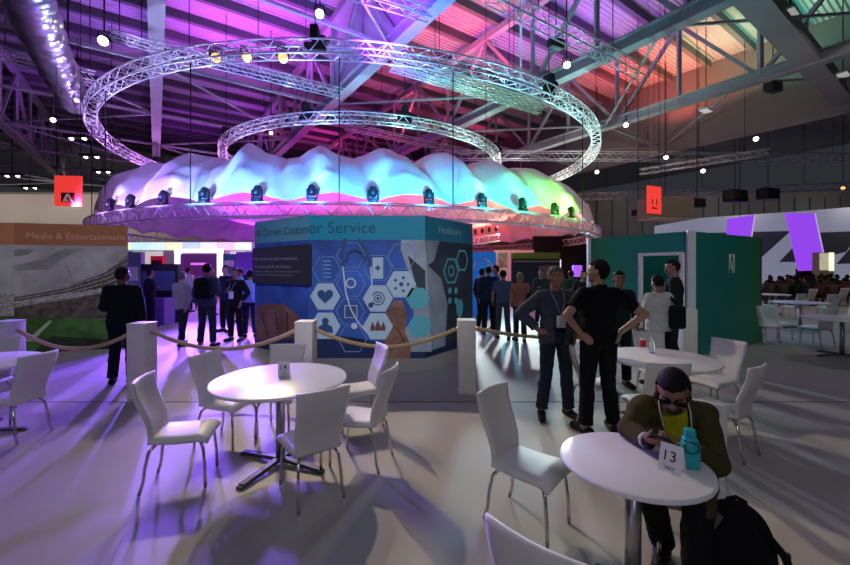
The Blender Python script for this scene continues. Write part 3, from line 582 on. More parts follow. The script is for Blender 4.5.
MB().box((-.16, -.035, -.1), (.06, .012, .3)).box((.16, -.035, -.1), (.06, .012, .3)).box((0, -.035, -.42), (.4, .012, .07)).build('emblem', mat('emblem_maroon', (.16, .02, .03), .5), t)
for s in (-.45, .45): MB().tube([(s, 0, .7), (s, 0, ZT+.68-t.location.z)], .012, 6).build('suspension_cable', blackc, t)
t = empty('fabric_box_pendant', P(665, 209, 23), .2, 'beige fabric covered box hanging right behind the narrow red banner', 'hanging box')
MB().rbox((0, 0, 0), (2.5, 1.6, 1.2), .06).build('fabric_cover', mat('beige_cloth', (.30, .23, .16), .8), t); MB().box((0, 0, -.62), (2.4, 1.5, .06)).build('lower_rim', mat('pale_rim', (.6, .55, .48), .6), t)
MB().tube([(0, 0, .6), (0, 0, ZT+.68-t.location.z)], .02, 6).build('suspension_cable', blackc, t)
# ------------------------------------------------------------------ pavilion interior
def slabpx(u0, u1, v0, v1, d, th=.15):
    a, b_ = P(u0, v1, d), P(u1, v0, d); return MB().box(((a.x+b_.x)/2, d+th/2, (a.z+b_.z)/2), (b_.x-a.x, th, b_.z-a.z))
def panel(name, u0, u1, v0, d, m, label, cat, th=.2):
    a, b_ = P(u0, v0, d), P(u1, v0, d); t = empty(name, ((a.x+b_.x)/2, d, 0), 0, label, cat); MB().box((0, th/2, a.z/2), (b_.x-a.x, th, a.z)).build('panel', m, t); return t
wlit = mat('backlit_white', (.85, .9, .95), .5, emit=.9, ecol=(.75, .9, 1)); lmg = mat('backlit_lilac', (.5, .3, .8), .5, emit=.35, ecol=(.6, .35, 1))
t = panel('exhibit_wall', 118, 256, 242, 26, mat('pale_exhibit_wall', (.62, .62, .66), .6), 'long pale exhibit wall with a bright backlit strip under the canopy at left', 'exhibit wall')
cols = [(.9, 1, .55), (.6, .9, 1), (.7, .95, 1), (1, .95, .6), (.5, .7, 1), (.8, .85, 1), (1, .6, .7), (.7, 1, .8)]
for i in range(8):
    c = cols[i]; MB().box((-4.3+i*1.15, -.03, 3.15), (1.08, .05, .5)).build('lightbox', mat('lightbox_%d' % i, c, .5, emit=.9), t)
lp = mat('backlit_cream', (.9, .9, .75), .5, emit=.45)
MB().box((-2.6, -.02, 2.3), (2.0, .04, 1.0)).build('lightbox', lp, t); MB().box((3.4, -.02, 2.3), (1.0, .04, 1.0)).build('lightbox', lp, t)
t = empty('portal_screen', ((199-425)/F*24, 24, 0), 0, 'dark screen inside a bright white portal frame under the canopy', 'screen')
MB().box((-1.3, 0, 1.4), (.24, .3, 2.9)).box((1.3, 0, 1.4), (.24, .3, 2.9)).box((0, 0, 2.75), (2.84, .3, .24)).build('portal_frame', mat('portal_white', (.9, .9, .95), .5, emit=1.3), t)
MB().box((0, .05, 1.6), (2.3, .1, 1.9)).build('screen', mat('screen_violet', (.06, .02, .10), .3, emit=.10, ecol=(.5, .1, .8)), t); MB().box((0, -.02, 1.95), (1.0, .02, .14)).build('caption_glow', mat('screen_magenta', (.8, .2, .8), .5, emit=.8), t)
t = panel('info_kiosk', 150.5, 163, 256, 20, mat('red_box', (.65, .02, .05), .5, emit=.12, ecol=(1, .02, .1)), 'red kiosk block standing beyond the dark display at left', 'kiosk'); MB().box((0, -.02, 2.0), (.5, .02, .2)).build('screen', dark, t)
t = panel('display_wall', 141, 178, 264, 12.2, dark, 'dark free-standing display wall behind the man in the dark suit', 'display'); MB().box((0, -.03, 1.3), (1.0, .03, .6)).build('screen', mat('screen_dim_blue', (.02, .03, .10), .2, emit=.1, ecol=(.1, .1, .5)), t); MB().box((.1, -.35, .4), (.9, .5, .8)).build('counter', mat('violet_counter', (.25, .15, .45), .4), t)
t = panel('display_wall', 236, 259, 252, 13.5, mat('violet_wall', (.35, .12, .6), .5), 'plain violet wall panel left of the blue booth', 'display'); MB().box((0, -.03, 1.2), (.4, .03, .5)).build('screen', dark, t)
t = panel('display_wall', 223, 236, 254, 17, mat('teal_wall', (.06, .25, .35), .5), 'narrow teal wall panel beside the violet one', 'display'); MB().box((0, -.02, 1.9), (.4, .02, .25)).build('notice', paper, t)
t = panel('display_wall', 126, 141, 252, 14, mat('grey_blue_wall', (.22, .25, .38), .5), 'grey blue panel right of the stadium booth edge', 'display'); MB().box((0, -.02, 1.5), (.35, .02, .5)).build('notice', paper, t)
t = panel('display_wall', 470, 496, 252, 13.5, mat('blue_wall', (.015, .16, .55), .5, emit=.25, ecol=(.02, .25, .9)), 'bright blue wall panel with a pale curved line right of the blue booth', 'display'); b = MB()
b.tube([(-.45+.9*i/12, -.02, 1.6+.42*math.sin(PI*i/12)) for i in range(13)], .035, 6); b.build('curve_print', mat('pale_blue_line', (.5, .5, .8), .5), t)
t = panel('exhibit_wall', 494, 534, 250, 26, mat('white_exhibit_wall', (.75, .75, .72), .6), 'white exhibit wall with a framed poster under the right of the canopy', 'exhibit wall'); MB().box((-.75, -.03, 2.2), (.6, .04, 1.0)).build('poster', mat('poster_green', (.2, .35, .2), .5, noise=.6, nscale=3), t)
t = panel('display_wall', 512, 560, 253, 16.5, mat('kiosk_black', (.03, .03, .035), .5), 'black display wall with an olive green top band behind the woman in pink', 'display')
MB().box((0, -.02, 2.22), (2.02, .05, .26)).build('header_band', mat('olive_band', (.26, .33, .03), .5), t); MB().box((.5, -.02, 1.35), (.75, .04, .9)).build('poster', mat('poster_rose', (.30, .12, .10), .5), t); MB().box((0, -.02, 1.98), (1.9, .03, .06)).build('caption', mat('pale_rose', (.5, .25, .25), .5), t)
t = empty('monitor', P(557, 264, 18), 0, 'small bright monitor right of the olive topped display', 'monitor'); MB().box((0, 0, 0), (.36, .06, .4)).build('screen', mat('screen_white', (.8, .9, 1), .4, emit=1.0), t); MB().box((0, .06, -.1-(t.location.z-.1)/2), (.08, .08, t.location.z-.1)).build('stand', black, t)
t = empty('floor_lamp', P(577, 271, 17), 0, 'purple glowing lamp behind the man in black', 'lamp'); MB().rbox((0, 0, 0), (.4, .2, .5), .05).build('lamp_shade', mat('purple_glow', (.4, .1, .9), .5, emit=1.0), t); MB().tube([(0, 0, -.2), (0, 0, -t.location.z)], .03, 8).build('pole', black, t); MB().lathe([(.16, 0), (.16, .03), (.03, .04)], (0, 0, -t.location.z), 16).build('base', black, t)
t = panel('backdrop_curtain', 533, 600, 236, 33, mat('black_drape', (.008, .008, .01), .9), 'black drape backdrop under the right end of the low ring', 'curtain'); MB().tube([(-2.8, -.02, 4.35), (2.8, -.02, 4.35)], .05, 8).build('top_bar', black, t)
t = empty('lamp_cluster', P(486, 240, 20), 0, 'short tilted lattice bar of lamps inside the canopy right of the blue booth', 'lamp cluster'); b = MB(); b.tube([(-.7, 0, -.25), (.7, 0, -.05)], .04, 6); b.tube([(-.7, 0, .1), (.7, 0, .3)], .04, 6)
for i in range(6): b.tube([(-.7+i*.25, 0, -.25+i*.035), (-.55+i*.25, 0, .12+i*.035)], .02, 5)
b.build('bar', alu, t); b = MB()
for i in range(4): b.ell((-.55+i*.36, 0, .42+i*.05), (.09, .09, .15))
b.build('lamp_heads', black, t); MB().tube([(0, 0, .3), (0, 0, ZT+.68-t.location.z)], .015, 6).build('suspension_cable', blackc, t)
# ------------------------------------------------------------------ conference stage far right
t = empty('stage_screen', (30, 44, 0), 0, 'giant pale stage screen with grey diagonal shapes at far right', 'stage screen')
scm = mat('stage_screen_white', (.42, .44, .52), .6, emit=.27, ecol=(.60, .64, .85)); scg = mat('stage_screen_grey', (.16, .16, .20), .6, emit=.06)
x0, x1 = (655-425)/F*44-30, (905-425)/F*44-30; zt_ = CH+(YH-208)/F*44
o_ = [P(u, v, 44) for u, v in ((655, 226), (700, 218), (790, 212), (905, 203))]; pl_ = [(p.x-30, p.z) for p in o_]; pl_ = [(pl_[0][0], 0)]+pl_+[(pl_[-1][0], 0)]
b = MB(); n_ = len(pl_); b.add([(x, -.1, z) for x, z in pl_]+[(x, .1, z) for x, z in pl_], [tuple(range(n_)), tuple(range(n_, 2*n_))[::-1]]+[(i, n_+i, n_+(i+1) % n_, (i+1) % n_) for i in range(n_)]); b.build('screen', scm, t)
b = MB()
def sp_(u, v): p = P(u, v, 44); return (p.x-30, -.12, p.z)
for q in (((706, 233), (790, 231), (760, 258), (745, 266), (706, 266)), ((806, 233), (860, 231), (845, 252), (800, 262), (778, 262)), ((860, 236), (900, 236), (900, 262), (835, 264))): b.add([sp_(*k) for k in q], [tuple(range(len(q)))[::-1]])
b.build('diagonal_print', scg, t)
# sloping roof edge in front of the screen
pur = mat('lit_purple', (.35, .06, .9), .5, emit=.85, ecol=(.34, .07, .95))
for poly, d, txt in ((((728, 219), (755, 214.5), (751.5, 237), (727, 234)), 34, 'smaller lit purple panel above the far wall of the green booth'), (((786, 213), (815, 213.5), (827, 270), (799, 271)), 36, 'large slanted lit purple panel leaning in front of the stage screen')):
    t = empty('purple_panel', P(poly[0][0], 268, d)*1, 0, txt, 'light panel', 'lit purple stage panels'); o = t.location
    A = [P(u, v, d)-o for u, v in poly]; Bk = [a+Vector((.12, .25, 0)) for a in A]; b = MB(); b.add(A+Bk, [(0, 3, 2, 1), (4, 5, 6, 7), (0, 1, 5, 4), (1, 2, 6, 5), (2, 3, 7, 6), (3, 0, 4, 7)]); b.build('panel', pur, t)
    if d == 34: MB().tube([(1.2, .2, 4), (1.2, .2, ZT+.68-o.z)], .03, 6).build('suspension_cable', blackc, t)
    else: MB().box((2.3, .3, -.9), (1.8, .5, 1.7)).build('foot', black, t)
    e = MB(); k = 1 if d == 34 else 1; e.bar(A[1], A[2], .06, .1); e.build('edge_strip', mat('pale_edge', (.8, .7, .9), .5, emit=.5), t)
t = empty('lit_kiosk', P(823, 268, 28), 0, 'bright kiosk with a glowing cream picture in front of the large purple panel', 'kiosk'); t.location.z = 0
MB().box((0, 0, 1.4), (1.05, .5, 2.8)).build('cabinet', mat('kiosk_cream', (.6, .55, .4), .5), t); MB().box((-.2, -.27, 2.15), (.6, .04, 1.2)).build('screen', mat('kiosk_picture', (.8, .7, .5), .5, noise=.8, nscale=2, emit=.5), t); MB().box((.33, -.27, 2.15), (.34, .04, 1.3)).build('side_light', mat('kiosk_glow', (1, 1, .7), .5, emit=1.1), t)
# ------------------------------------------------------------------ rope barrier
PO = []
for i, (u, d, nm) in enumerate(((-1, 5.15, 'white square barrier post at the left edge of the view'), (135.3, 4.95, 'white square barrier post in front of the man in the dark suit'), (303.3, 5.12, 'white square barrier post before the left half of the blue booth'), (467.2, 5.25, 'white square barrier post at the right corner of the blue booth'), (691, 6.6, 'white square barrier post by the corner of the green booth'))):
    x = (u-425)/F*d; t = empty('barrier_post', (x, d+.12, 0), 0, nm, 'barrier post', 'white rope barrier posts'); h = .98
    MB().rbox((0, 0, h/2+.01), (.235, .235, h-.02), .008, seg=2).build('shaft', postw, t); MB().rbox((0, 0, .006), (.25, .25, .012), .004).build('base', postw, t); MB().rbox((0, 0, h+.003), (.243, .243, .018), .006).build('cap', postw, t)
    r_ = MB(); r_.tube([(.105, -.0, .86), (.14, 0, .86)], .025, 10); r_.tube([(-.105, 0, .86), (-.14, 0, .86)], .025, 10); r_.build('rope_hook', steel, t)
    PO.append(Vector((x, d+.12, .86)))
for i, (a, b_) in enumerate(zip(PO, PO[1:])):
    d = (b_-a); n = Vector((d.x, d.y, 0)).normalized(); a2 = a+n*.15; b2 = b_-n*.15
    pts = [a2.lerp(b2, k/24)+Vector((0, 0, -.23*(1-(2*k/24-1)**2))) for k in range(25)]
    o = MB().tube(pts, .026, 10).build('barrier_rope', rope)
    tag(o, ['tan rope sagging between the left edge post and the dark suited man', 'tan rope sagging across the gap left of the blue booth', 'tan rope sagging in front of the blue booth', 'tan rope sagging behind the two standing men to the green booth'][i], 'rope', 'barrier ropes')
# ------------------------------------------------------------------ chairs
def smooth_grid(fn, nu, nv, th):
    """closed slab from a surface fn(u,v)->(point, normal)"""
    mb = MB(); top = []; bot = []
    for i in range(nu+1):
        for j in range(nv+1):
            p, n, e = fn(i/nu, j/nv); top.append(p+n*th*e); bot.append(p-n*th*e)
    N = len(top); idx = lambda i, j: i*(nv+1)+j; fs = []
    for i in range(nu):
        for j in range(nv):
            a, b, c, d = idx(i, j), idx(i+1, j), idx(i+1, j+1), idx(i, j+1); fs.append((a, b, c, d)); fs.append((d+N, c+N, b+N, a+N))
    for i in range(nu): fs.append((idx(i, 0)+N, idx(i+1, 0)+N, idx(i+1, 0), idx(i, 0))); fs.append((idx(i, nv), idx(i+1, nv), idx(i+1, nv)+N, idx(i, nv)+N))
    for j in range(nv): fs.append((idx(0, j), idx(0, j+1), idx(0, j+1)+N, idx(0, j)+N)); fs.append((idx(nu, j)+N, idx(nu, j+1)+N, idx(nu, j+1), idx(nu, j)))
    mb.add(top+bot, fs, 0, True); return mb
def make_chair():
    t = empty('dining_chair', cat='chair', group='white leatherette chairs')      # local +X is forward
    def seat(u, v):
        x = -.20+.43*u; wd = .185+.02*u; y = (v-.5)*2*wd; z = .425+.018*math.cos((v-.5)*PI)-.012*math.sin(PI*u)-(.05*max(0, u-.82)/.18*.6)
        e = max(.12, min(1, min(u, 1-u)*14, min(v, 1-v)*14)); return Vector((x, y, z)), Vector((0, 0, 1)), e**.5
    smooth_grid(seat, 18, 16, .032).build('seat', white, t)
    def backr(u, v):
        s = v; z = .405+.515*s; x = -.195-.035*math.sin(s*PI*.9)*.6-.115*s**2+.03*math.sin(s*PI*2)*.5; wd = .175+.03*s
        y = (u-.5)*2*wd; x += -.03*(math.cos((u-.5)*PI)-.5)*s
        e = max(.15, min(1, min(u, 1-u)*14, min(v+.2, 1-v)*14)); return Vector((x, y, z)), Vector((.97, 0, .24)), e**.5
    smooth_grid(backr, 16, 24, .02).build('backrest', white, t)
    for s in (-1, 1):
        MB().tube([(-.15, s*.13, .40), (-.20, s*.155, .34), (-.225, s*.165, .22), (-.235, s*.17, .1), (-.262, s*.175, .006)], .0125, 10).build('leg', chrome, t)
        MB().tube([(.15, s*.13, .40), (.185, s*.16, .33), (.20, s*.17, .16), (.205, s*.172, .006)], .0125, 10).build('leg', chrome, t)
    MB().box((0, 0, .392), (.34, .28, .016)).build('seat_frame', steel, t)
    return t
chair0 = make_chair(); used = [False]
def chair(x, y, deg, label):
    o = copy_tree(chair0) if used[0] else chair0; used[0] = True
    o.location = (x, y, 0); o.rotation_euler.z = math.radians(deg); o.scale = (.96, .96, .92); tag(o, label, 'chair', 'white leatherette chairs'); return o
chair(-1.93, 3.13, 14, 'white chair left of table 14, nearer of its two left chairs, in profile')
chair(-1.93, 3.84, -16, 'white chair at the left rear of table 14, half turned to the camera')
chair(-1.53, 4.08, -88, 'white chair behind table 14, facing the camera over the tabletop')
chair(-.74, 4.22, 205, 'white chair at the right rear of table 14, before the blue booth')
chair(-.58, 3.44, 165, 'white chair at the right of table 14, in profile, nearest right')
chair(-.88, 2.98, 126, 'white chair in front of table 14, its back to the camera')
chair(.70, 2.60, -42, 'white empty chair left of table 13, turned to the right')
chair(.55, 1.44, 48, 'white chair cut by the bottom edge, its back to the camera')
chair(1.57, 2.29, 238, 'white chair the man with the phone sits on')
chair(-4.16, 3.92, 178, 'white chair seen from behind near the left edge')
chair(-5.08, 4.45, -80, 'white chair behind the tabletop at the left edge')
chair(2.95, 4.95, -100, 'white chair at the rear of the middle right table')
chair(3.36, 4.55, 202, 'white chair right of the middle right table, the further of two')
chair(2.76, 3.66, 122, 'white chair right of the middle right table, nearer, back to camera')
chair(2.20, 3.78, 86, 'white chair just behind the seated man, its back to the camera')
chair(1.94, 4.42, -8, 'white chair between the two standing men, pulled to the table')
# far right seating
for i, (u, v, deg, txt) in enumerate(((765, 342, 5, 'pale chair against the right end of the green booth, leftmost there'), (778, 340, 12, 'pale chair second from the right end of the green booth'), (816, 345, 95, 'pale chair with its back to the camera in the far right seating, nearest'),
        (792, 318, 100, 'pale chair left in the second far row of the right seating'), (827, 319, 80, 'pale chair right in the second far row of the right seating'), (806, 309, 95, 'pale chair in the third far row of the right seating'), (846, 330, 170, 'pale chair at the right edge beside the far table'), (783, 305, 20, 'pale chair furthest left beyond the green booth'), (838, 307, 90, 'pale chair furthest right before the audience'))):
    p = FL(u, v); chair(p.x, p.y, deg, txt)
# ------------------------------------------------------------------ tables
def make_table(x, y, R, label, rot=0, arms=4):
    t = empty('round_table', (x, y, 0), rot, label, 'table', 'round white tables')
    MB().lathe([(.001, .712), (R-.02, .712), (R-.004, .718), (R, .726), (R-.003, .736), (R-.012, .74), (.001, .74)], n=72).build('tabletop', laminate, t)
    MB().lathe([(.038, .02), (.038, .712), (.001, .712)], n=24).lathe([(.14, .70), (.14, .712), (.001, .712)], n=24).build('column', steel, t)
    for k in range(arms):
        a = 2*PI*k/arms; d = Vector((math.cos(a), math.sin(a), 0)); L = R*.75
        MB().bar(d*.02+Vector((0, 0, .045)), d*L+Vector((0, 0, .02)), .05, .03).rbox(d*L+Vector((0, 0, .012)), (.05, .06, .022), .006, a).build('foot', mat('dark_steel', (.09, .09, .10), .6, .3), t)
    return t
make_table(-1.26, 3.40, .565, 'round white table carrying card number 14', math.radians(158))
make_table(1.04, 1.95, .345, 'small round white table with card 13 where the man sits', math.radians(98))
make_table(2.53, 4.2, .555, 'round white table in the middle right with red cup and clear glass', math.radians(30))
make_table(-4.60, 3.95, .56, 'round white table cut by the left edge', math.radians(20))
for u, v, R, txt in ((842, 318, .6, 'round pale table at the right edge in the far seating'), (800, 302, .62, 'round pale table beyond the green booth before the audience'), (770, 294, .6, 'round pale table furthest left in the far seating')):
    p = PZ(u, v, .74); make_table(p.x, p.y, R, txt)
# ------------------------------------------------------------------ things on the tables
def tent_card(loc, rz, w_, h, num, sub, label, lean=.22):
    t = empty('table_number_card', loc, rz, label, 'number card'); d = h*lean
    b = MB(); b.add([(-w_/2, -d, 0), (w_/2, -d, 0), (w_/2, 0, h), (-w_/2, 0, h), (-w_/2, d, 0), (w_/2, d, 0)], [(0, 1, 2, 3), (5, 4, 3, 2)])
    o = b.build('card', paper, t); s = o.modifiers.new('thick', 'SOLIDIFY'); s.thickness = .0015
    up = Vector((0, d, h)).normalized(); r = Vector((1, 0, 0)); n = r.cross(up)*.0018
    lettering(num, Vector((-w_*.27, -d, 0))+up*h*.42+n, r, up, w_*.5, ink, t, 'printed_number')
    for q_, w__ in ((.20, .5), (.12, .36)): MB().bar(Vector((-w_*w__/2, -d, 0))+up*h*q_+n, Vector((w_*w__/2, -d, 0))+up*h*q_+n, .005, .0006).build('small_print', ink, t)
    t['label'] = label; return t
tent_card(PZ(284, 375, .742), math.radians(18), .10, .125, '14', 'TABLE', 'folded white card reading 14 on the left table', .22)
tent_card(PZ(672, 470, .742), math.radians(-50), .095, .122, '13', 'TABLE', 'folded white card reading 13 before the seated man', .32)
tb = mat('teal_plastic', (.02, .42, .46), .3, coat=.3)
t = empty('drink_bottle', PZ(690, 467, .742), math.radians(-20), 'turquoise squarish bottle with finger loop beside card 13', 'bottle')
b = MB(); b.rbox((0, 0, .062), (.078, .06, .124), .012).rbox((0, 0, .13), (.066, .05, .03), .012); b.build('body', tb, t)
MB().rbox((0, 0, .160), (.046, .036, .05), .008).build('bottle_cap', tb, t); MB().tube([(.03*math.cos(2*PI*i/20), -.034, .105+.026*math.sin(2*PI*i/20)) for i in range(20)], .005, 8, True).build('finger_loop', mat('dark_teal', (.01, .16, .19), .35), t)
t = empty('paper_cup', PZ(643, 346.5, .742), 0, 'small red cup on the middle right table', 'cup'); MB().lathe([(.028, 0), (.036, .085), (.033, .085), (.026, .005), (.001, .005)], n=20).build('cup_body', mat('red_paper', (.55, .03, .03), .5), t); MB().lathe([(.036, .084), (.039, .088), (.036, .092)], n=20).build('rim', paper, t)
t = empty('water_bottle', PZ(652, 353, .742), 0, 'clear plastic water bottle beside the red cup', 'bottle'); MB().lathe([(.03, 0), (.032, .01), (.032, .11), (.013, .15), (.013, .16), (.001, .16)], n=20).build('body', mat('clear_plastic', (.9, .95, 1), .08, trans=.9), t); MB().lathe([(.015, .158), (.015, .18), (.001, .18)], n=16).build('bottle_cap', mat('pale_cap', (.7, .75, .85), .4), t)
# ------------------------------------------------------------------ people
V = Vector
def skinmat(n, c): return mat(n, c, .5)
SK1 = skinmat('skin_light', (.42, .24, .17)); SK2 = skinmat('skin_tan', (.30, .155, .095)); SK3 = skinmat('skin_brown', (.12, .06, .035))
HAIRB = mat('hair_black', (.012, .010, .010), .75, bump=.5, bscale=200, spec=.15); HAIRG = mat('hair_grey', (.10, .09, .085), .75, bump=.5, bscale=200, spec=.15); HAIRBL = mat('hair_fair', (.30, .19, .10), .75, bump=.5, bscale=200, spec=.15)
def cloth(n, c): return mat(n, c, .9, noise=.06, nscale=14, bump=.15, bscale=40, spec=.12)
SHOE = mat('shoe_black', (.010, .009, .009), .5, spec=.2)
def hand_geo(mb, W, d, n, side, curl=.5, k=1.0, fingers=True):
    """palm, four bent unequal fingers and a thumb; d points along the hand, n out of the palm, side = +-1 puts the thumb"""
    d = V(d).normalized(); n = (V(n)-d*V(n).dot(d)).normalized(); s = d.cross(n).normalized()*side; W = V(W)
    offs = (.030, .011, -.009, -.028); ln = (.92, 1.03, .96, .76)
    for o in offs: mb.cap(W+s*o*.45*k+d*.012*k, W+s*o*k+d*.085*k, .0135*k, .0125*k, 8)
    mb.ell(W+d*.05*k, V((.036, .047, .015))*k, Matrix((s, d, n)).transposed(), 12, 8)
    if not fingers: return
    for o, l in zip(offs, ln):
        p = W+s*o*k+d*.085*k; a = .15+curl*.4
        for L, r0, r1 in ((.040, .0105, .0095), (.027, .0095, .0088), (.021, .0088, .0075)):
            q = p+(d*math.cos(a)+n*math.sin(a))*L*l*k+s*o*.06; mb.cap(p, q, r0*k, r1*k, 8); p = q; a += curl*.95
    p = W+s*.022*k+d*.022*k; a = V(d*.62+s*.70+n*.25).normalized(); q = p+a*.045*k; mb.cap(p, q, .0155*k, .012*k, 8)
    a2 = V(d*.85+s*.25+n*(.3+curl*.4)).normalized(); q2 = q+a2*.032*k; mb.cap(q, q2, .0115*k, .010*k, 8); mb.cap(q2, q2+(a2+n*curl*.4).normalized()*.024*k, .010*k, .008*k, 8)
def build_person(name_label, origin, J, vox, skin, garments, hair, hairm, group=None, k=1.0, face=True, shoes=SHOE, fat=1.0, fingers=True, rz=0):
    """J: joints in the person's own frame (facing -Y, left hand at +X, floor at z 0). One remeshed continuous body, clothing as offset shells."""
    root = empty('person', origin, rz, name_label, 'person', group)
    mb = MB(); B = []                                     # bones for garment regions
    def bone(nm, p, q, r0, r1): mb.cap(p, q, r0*k, r1*k); B.append((nm, V(p), V(q), r0*k, r1*k))
    pel, chs, nk, hd = V(J['pelvis']), V(J['chest']), V(J['neck']), V(J['head'])
    sp = (nk-pel).normalized(); lat = (V(J['shL'])-V(J['shR'])).normalized(); lat = (lat-sp*lat.dot(sp)).normalized(); fw = lat.cross(sp)*-1
    if fw.dot(V((0, -1, 0))) < -.2: fw = -fw
    T = Matrix((lat, fw, sp)).transposed()
    hl = (V(J['hipL'])-V(J['hipR'])).normalized()
    mb.ell(pel+sp*.02*k, V((.165*fat, .118*fat, .13))*k, T); mb.ell(pel.lerp(chs, .45), V((.150*fat, .108*fat, .17))*k, T)
    mb.ell(chs, V((.165*fat, .118*fat, .185))*k, T); mb.ell(chs.lerp(nk, .5), V((.128, .095, .10))*k, T)
    B.append(('pelvis', pel-lat*.06*k, pel+lat*.06*k, .12*k, .12*k)); B.append(('torso', pel+sp*.1*k, chs, .13*k, .15*k)); B.append(('torso', chs-lat*.08*k, chs+lat*.08*k, .12*k, .12*k))
    for s in 'LR':
        sh, el, wr = V(J['sh'+s]), V(J['el'+s]), V(J['wr'+s]); hp, kn, an = V(J['hip'+s]), V(J['knee'+s]), V(J['ank'+s]); to = V(J['toe'+s])
        mb.cap(chs.lerp(nk, .6)+lat*(.05 if s == 'L' else -.05)*k, sh, .068*k, .056*k); B.append(('torso', chs.lerp(nk, .6), sh, .07*k, .06*k))
        bone('upper'+s, sh, el, .056, .044); bone('fore'+s, el, wr, .043, .029)
        bone('thigh'+s, hp, kn, .088*fat, .060); bone('calf'+s, kn, an, .060, .040)
        mid = kn.lerp(an, .3); mb.ell(mid+V((0, .012, 0))*k, V((.052, .056, .11))*k, (an-kn).to_track_quat('Z', 'Y').to_matrix())
        heel = an+(an-to).normalized()*.045*k+V((0, 0, -.045*k)); bone('foot'+s, V((heel.x, heel.y, .045*k)), V((to.x, to.y, .038*k)), .043, .035); mb.cap(an, V((heel.x, heel.y, .05*k)).lerp(V((to.x, to.y, .04*k)), .35), .042*k, .045*k)
        hd_, hn, sd, cu = J['hand'+s]; hand_geo(mb, wr, hd_, hn, sd, cu, k*.98, fingers); W = V(wr); B.append(('hand'+s, W+V(hd_).normalized()*.03*k, W+V(hd_).normalized()*.16*k, .04*k, .03*k))
    # head frame: hf = face direction, hu = crown direction
    hf, hu = V(J['hf']).normalized(), V(J['hu']).normalized(); hs = hu.cross(hf).normalized()*-1; hu = hs.cross(hf).normalized(); hu = hu if hu.dot(V(J['hu'])) > 0 else -hu
    HM = Matrix((hs, hf, hu)).transposed(); h = lambda x, y, z: hd+HM @ V((x, y, z))*k
    mb.cap(nk-sp*.06*k, hd-hu*.05*k-hf*.012*k, .062*k, .054*k); B.append(('neck', nk-sp*.01*k, hd-hu*.09*k, .058*k, .05*k))
    mb.ell(h(0, -.008, .02), V((.076, .096, .100))*k, HM, 20, 14); mb.ell(h(0, .030, -.045), V((.058, .062, .070))*k, HM); mb.ell(h(0, .066, -.088), V((.026, .022, .020))*k, HM)
    mb.ell(h(0, .060, .030), V((.055, .030, .020))*k, HM); mb.cap(h(0, .086, .018), h(0, .110, -.022), .010*k, .016*k, 8); mb.ell(h(.014, .100, -.026), V((.010, .010, .009))*k, HM); mb.ell(h(-.014, .100, -.026), V((.010, .010, .009))*k, HM)
    mb.ell(h(0, .086, -.056), V((.024, .012, .007))*k, HM); mb.ell(h(0, .084, -.066), V((.021, .012, .007))*k, HM)
    for s in (-1, 1): mb.ell(h(s*.078, -.008, -.008), V((.010, .020, .032))*k, HM); mb.ell(h(s*.045, .062, -.022), V((.022, .025, .022))*k, HM)
    B.append(('head', h(0, 0, -.02), h(0, 0, .03), .085*k, .085*k))
    tmp = mb.build('tmp', skin); m = tmp.modifiers.new('r', 'REMESH'); m.mode = 'VOXEL'; m.voxel_size = vox; m.use_smooth_shade = True
    m = tmp.modifiers.new('s', 'SMOOTH'); m.factor = .5; m.iterations = 3
    dg = bpy.context.evaluated_depsgraph_get(); dg.update(); me = bpy.data.meshes.new_from_object(tmp.evaluated_get(dg)); bpy.data.objects.remove(tmp)
    me.name = 'body'; body = bpy.data.objects.new('body', me); COL.objects.link(body); body.parent = root
    nv = len(me.vertices); co = np.empty(nv*3); me.vertices.foreach_get('co', co); co = co.reshape(-1, 3); no = np.empty(nv*3); me.vertices.foreach_get('normal', no); no = no.reshape(-1, 3)
    best = np.full(nv, 1e9); bi = np.zeros(nv, int); tt = np.zeros(nv)
    for i, (nm, p, q, r0, r1) in enumerate(B):
        p, q = np.array(p), np.array(q); d = q-p; L2 = max(d @ d, 1e-9); t = ((co-p) @ d)/L2; tc_ = np.clip(t, 0, 1); dist = np.linalg.norm(co-(p+tc_[:, None]*d), axis=1)-(r0+(r1-r0)*tc_)
        u = dist < best; best[u] = dist[u]; bi[u] = i; tt[u] = t[u]
    nm = np.array([b[0] for b in B])[bi]; torso_t = (co-np.array(pel)) @ np.array(sp)/k; latx = (co-np.array(pel)) @ np.array(lat)/k; fwd = (co-np.array(pel)) @ np.array(fw)/k
    hl_ = (co-np.array(hd)) @ np.array(HM)/k; pols = [tuple(p.vertices) for p in me.polygons]
    ctx = dict(nm=nm, t=tt, tor=torso_t, lat=latx, fw=fwd, head=hl_, co=co)
    def shell(name, mask, off, m, thick=.006, wob=0.0):
        keep = [f for f in pols if mask[f[0]] and all(mask[i] for i in f)]
        if not keep: return None
        ids = sorted({i for f in keep for i in f}); mp = {a: b for b, a in enumerate(ids)}; o = np.full(nv, off) if np.isscalar(off) else off
        w_ = o+wob*(np.sin(co[:, 2]*46+co[:, 0]*22+co[:, 1]*17)*.6+np.sin(co[:, 2]*83-co[:, 0]*41)*.4) if wob else o
        b = MB(); b.add((co+no*w_[:, None])[ids], [[mp[i] for i in f] for f in keep], 0, True); ob = b.build(name, m, root)
        sm_ = ob.modifiers.new('smooth', 'SMOOTH'); sm_.factor = .5; sm_.iterations = 2
        so_ = ob.modifiers.new('solid', 'SOLIDIFY'); so_.thickness = thick; so_.offset = -1; return ob
    for g in garments:
        shell(g[0], g[2](ctx), g[3](ctx) if callable(g[3]) else g[3], g[1], g[4] if len(g) > 4 else .006, g[5] if len(g) > 5 else .0)
    if shoes:
        for s in 'LR': shell('shoe', (nm == 'foot'+s) & (co[:, 2] < .10*k), .007, shoes)
    if hair: shell('hair', hair(ctx), .013*k, hairm, .012)
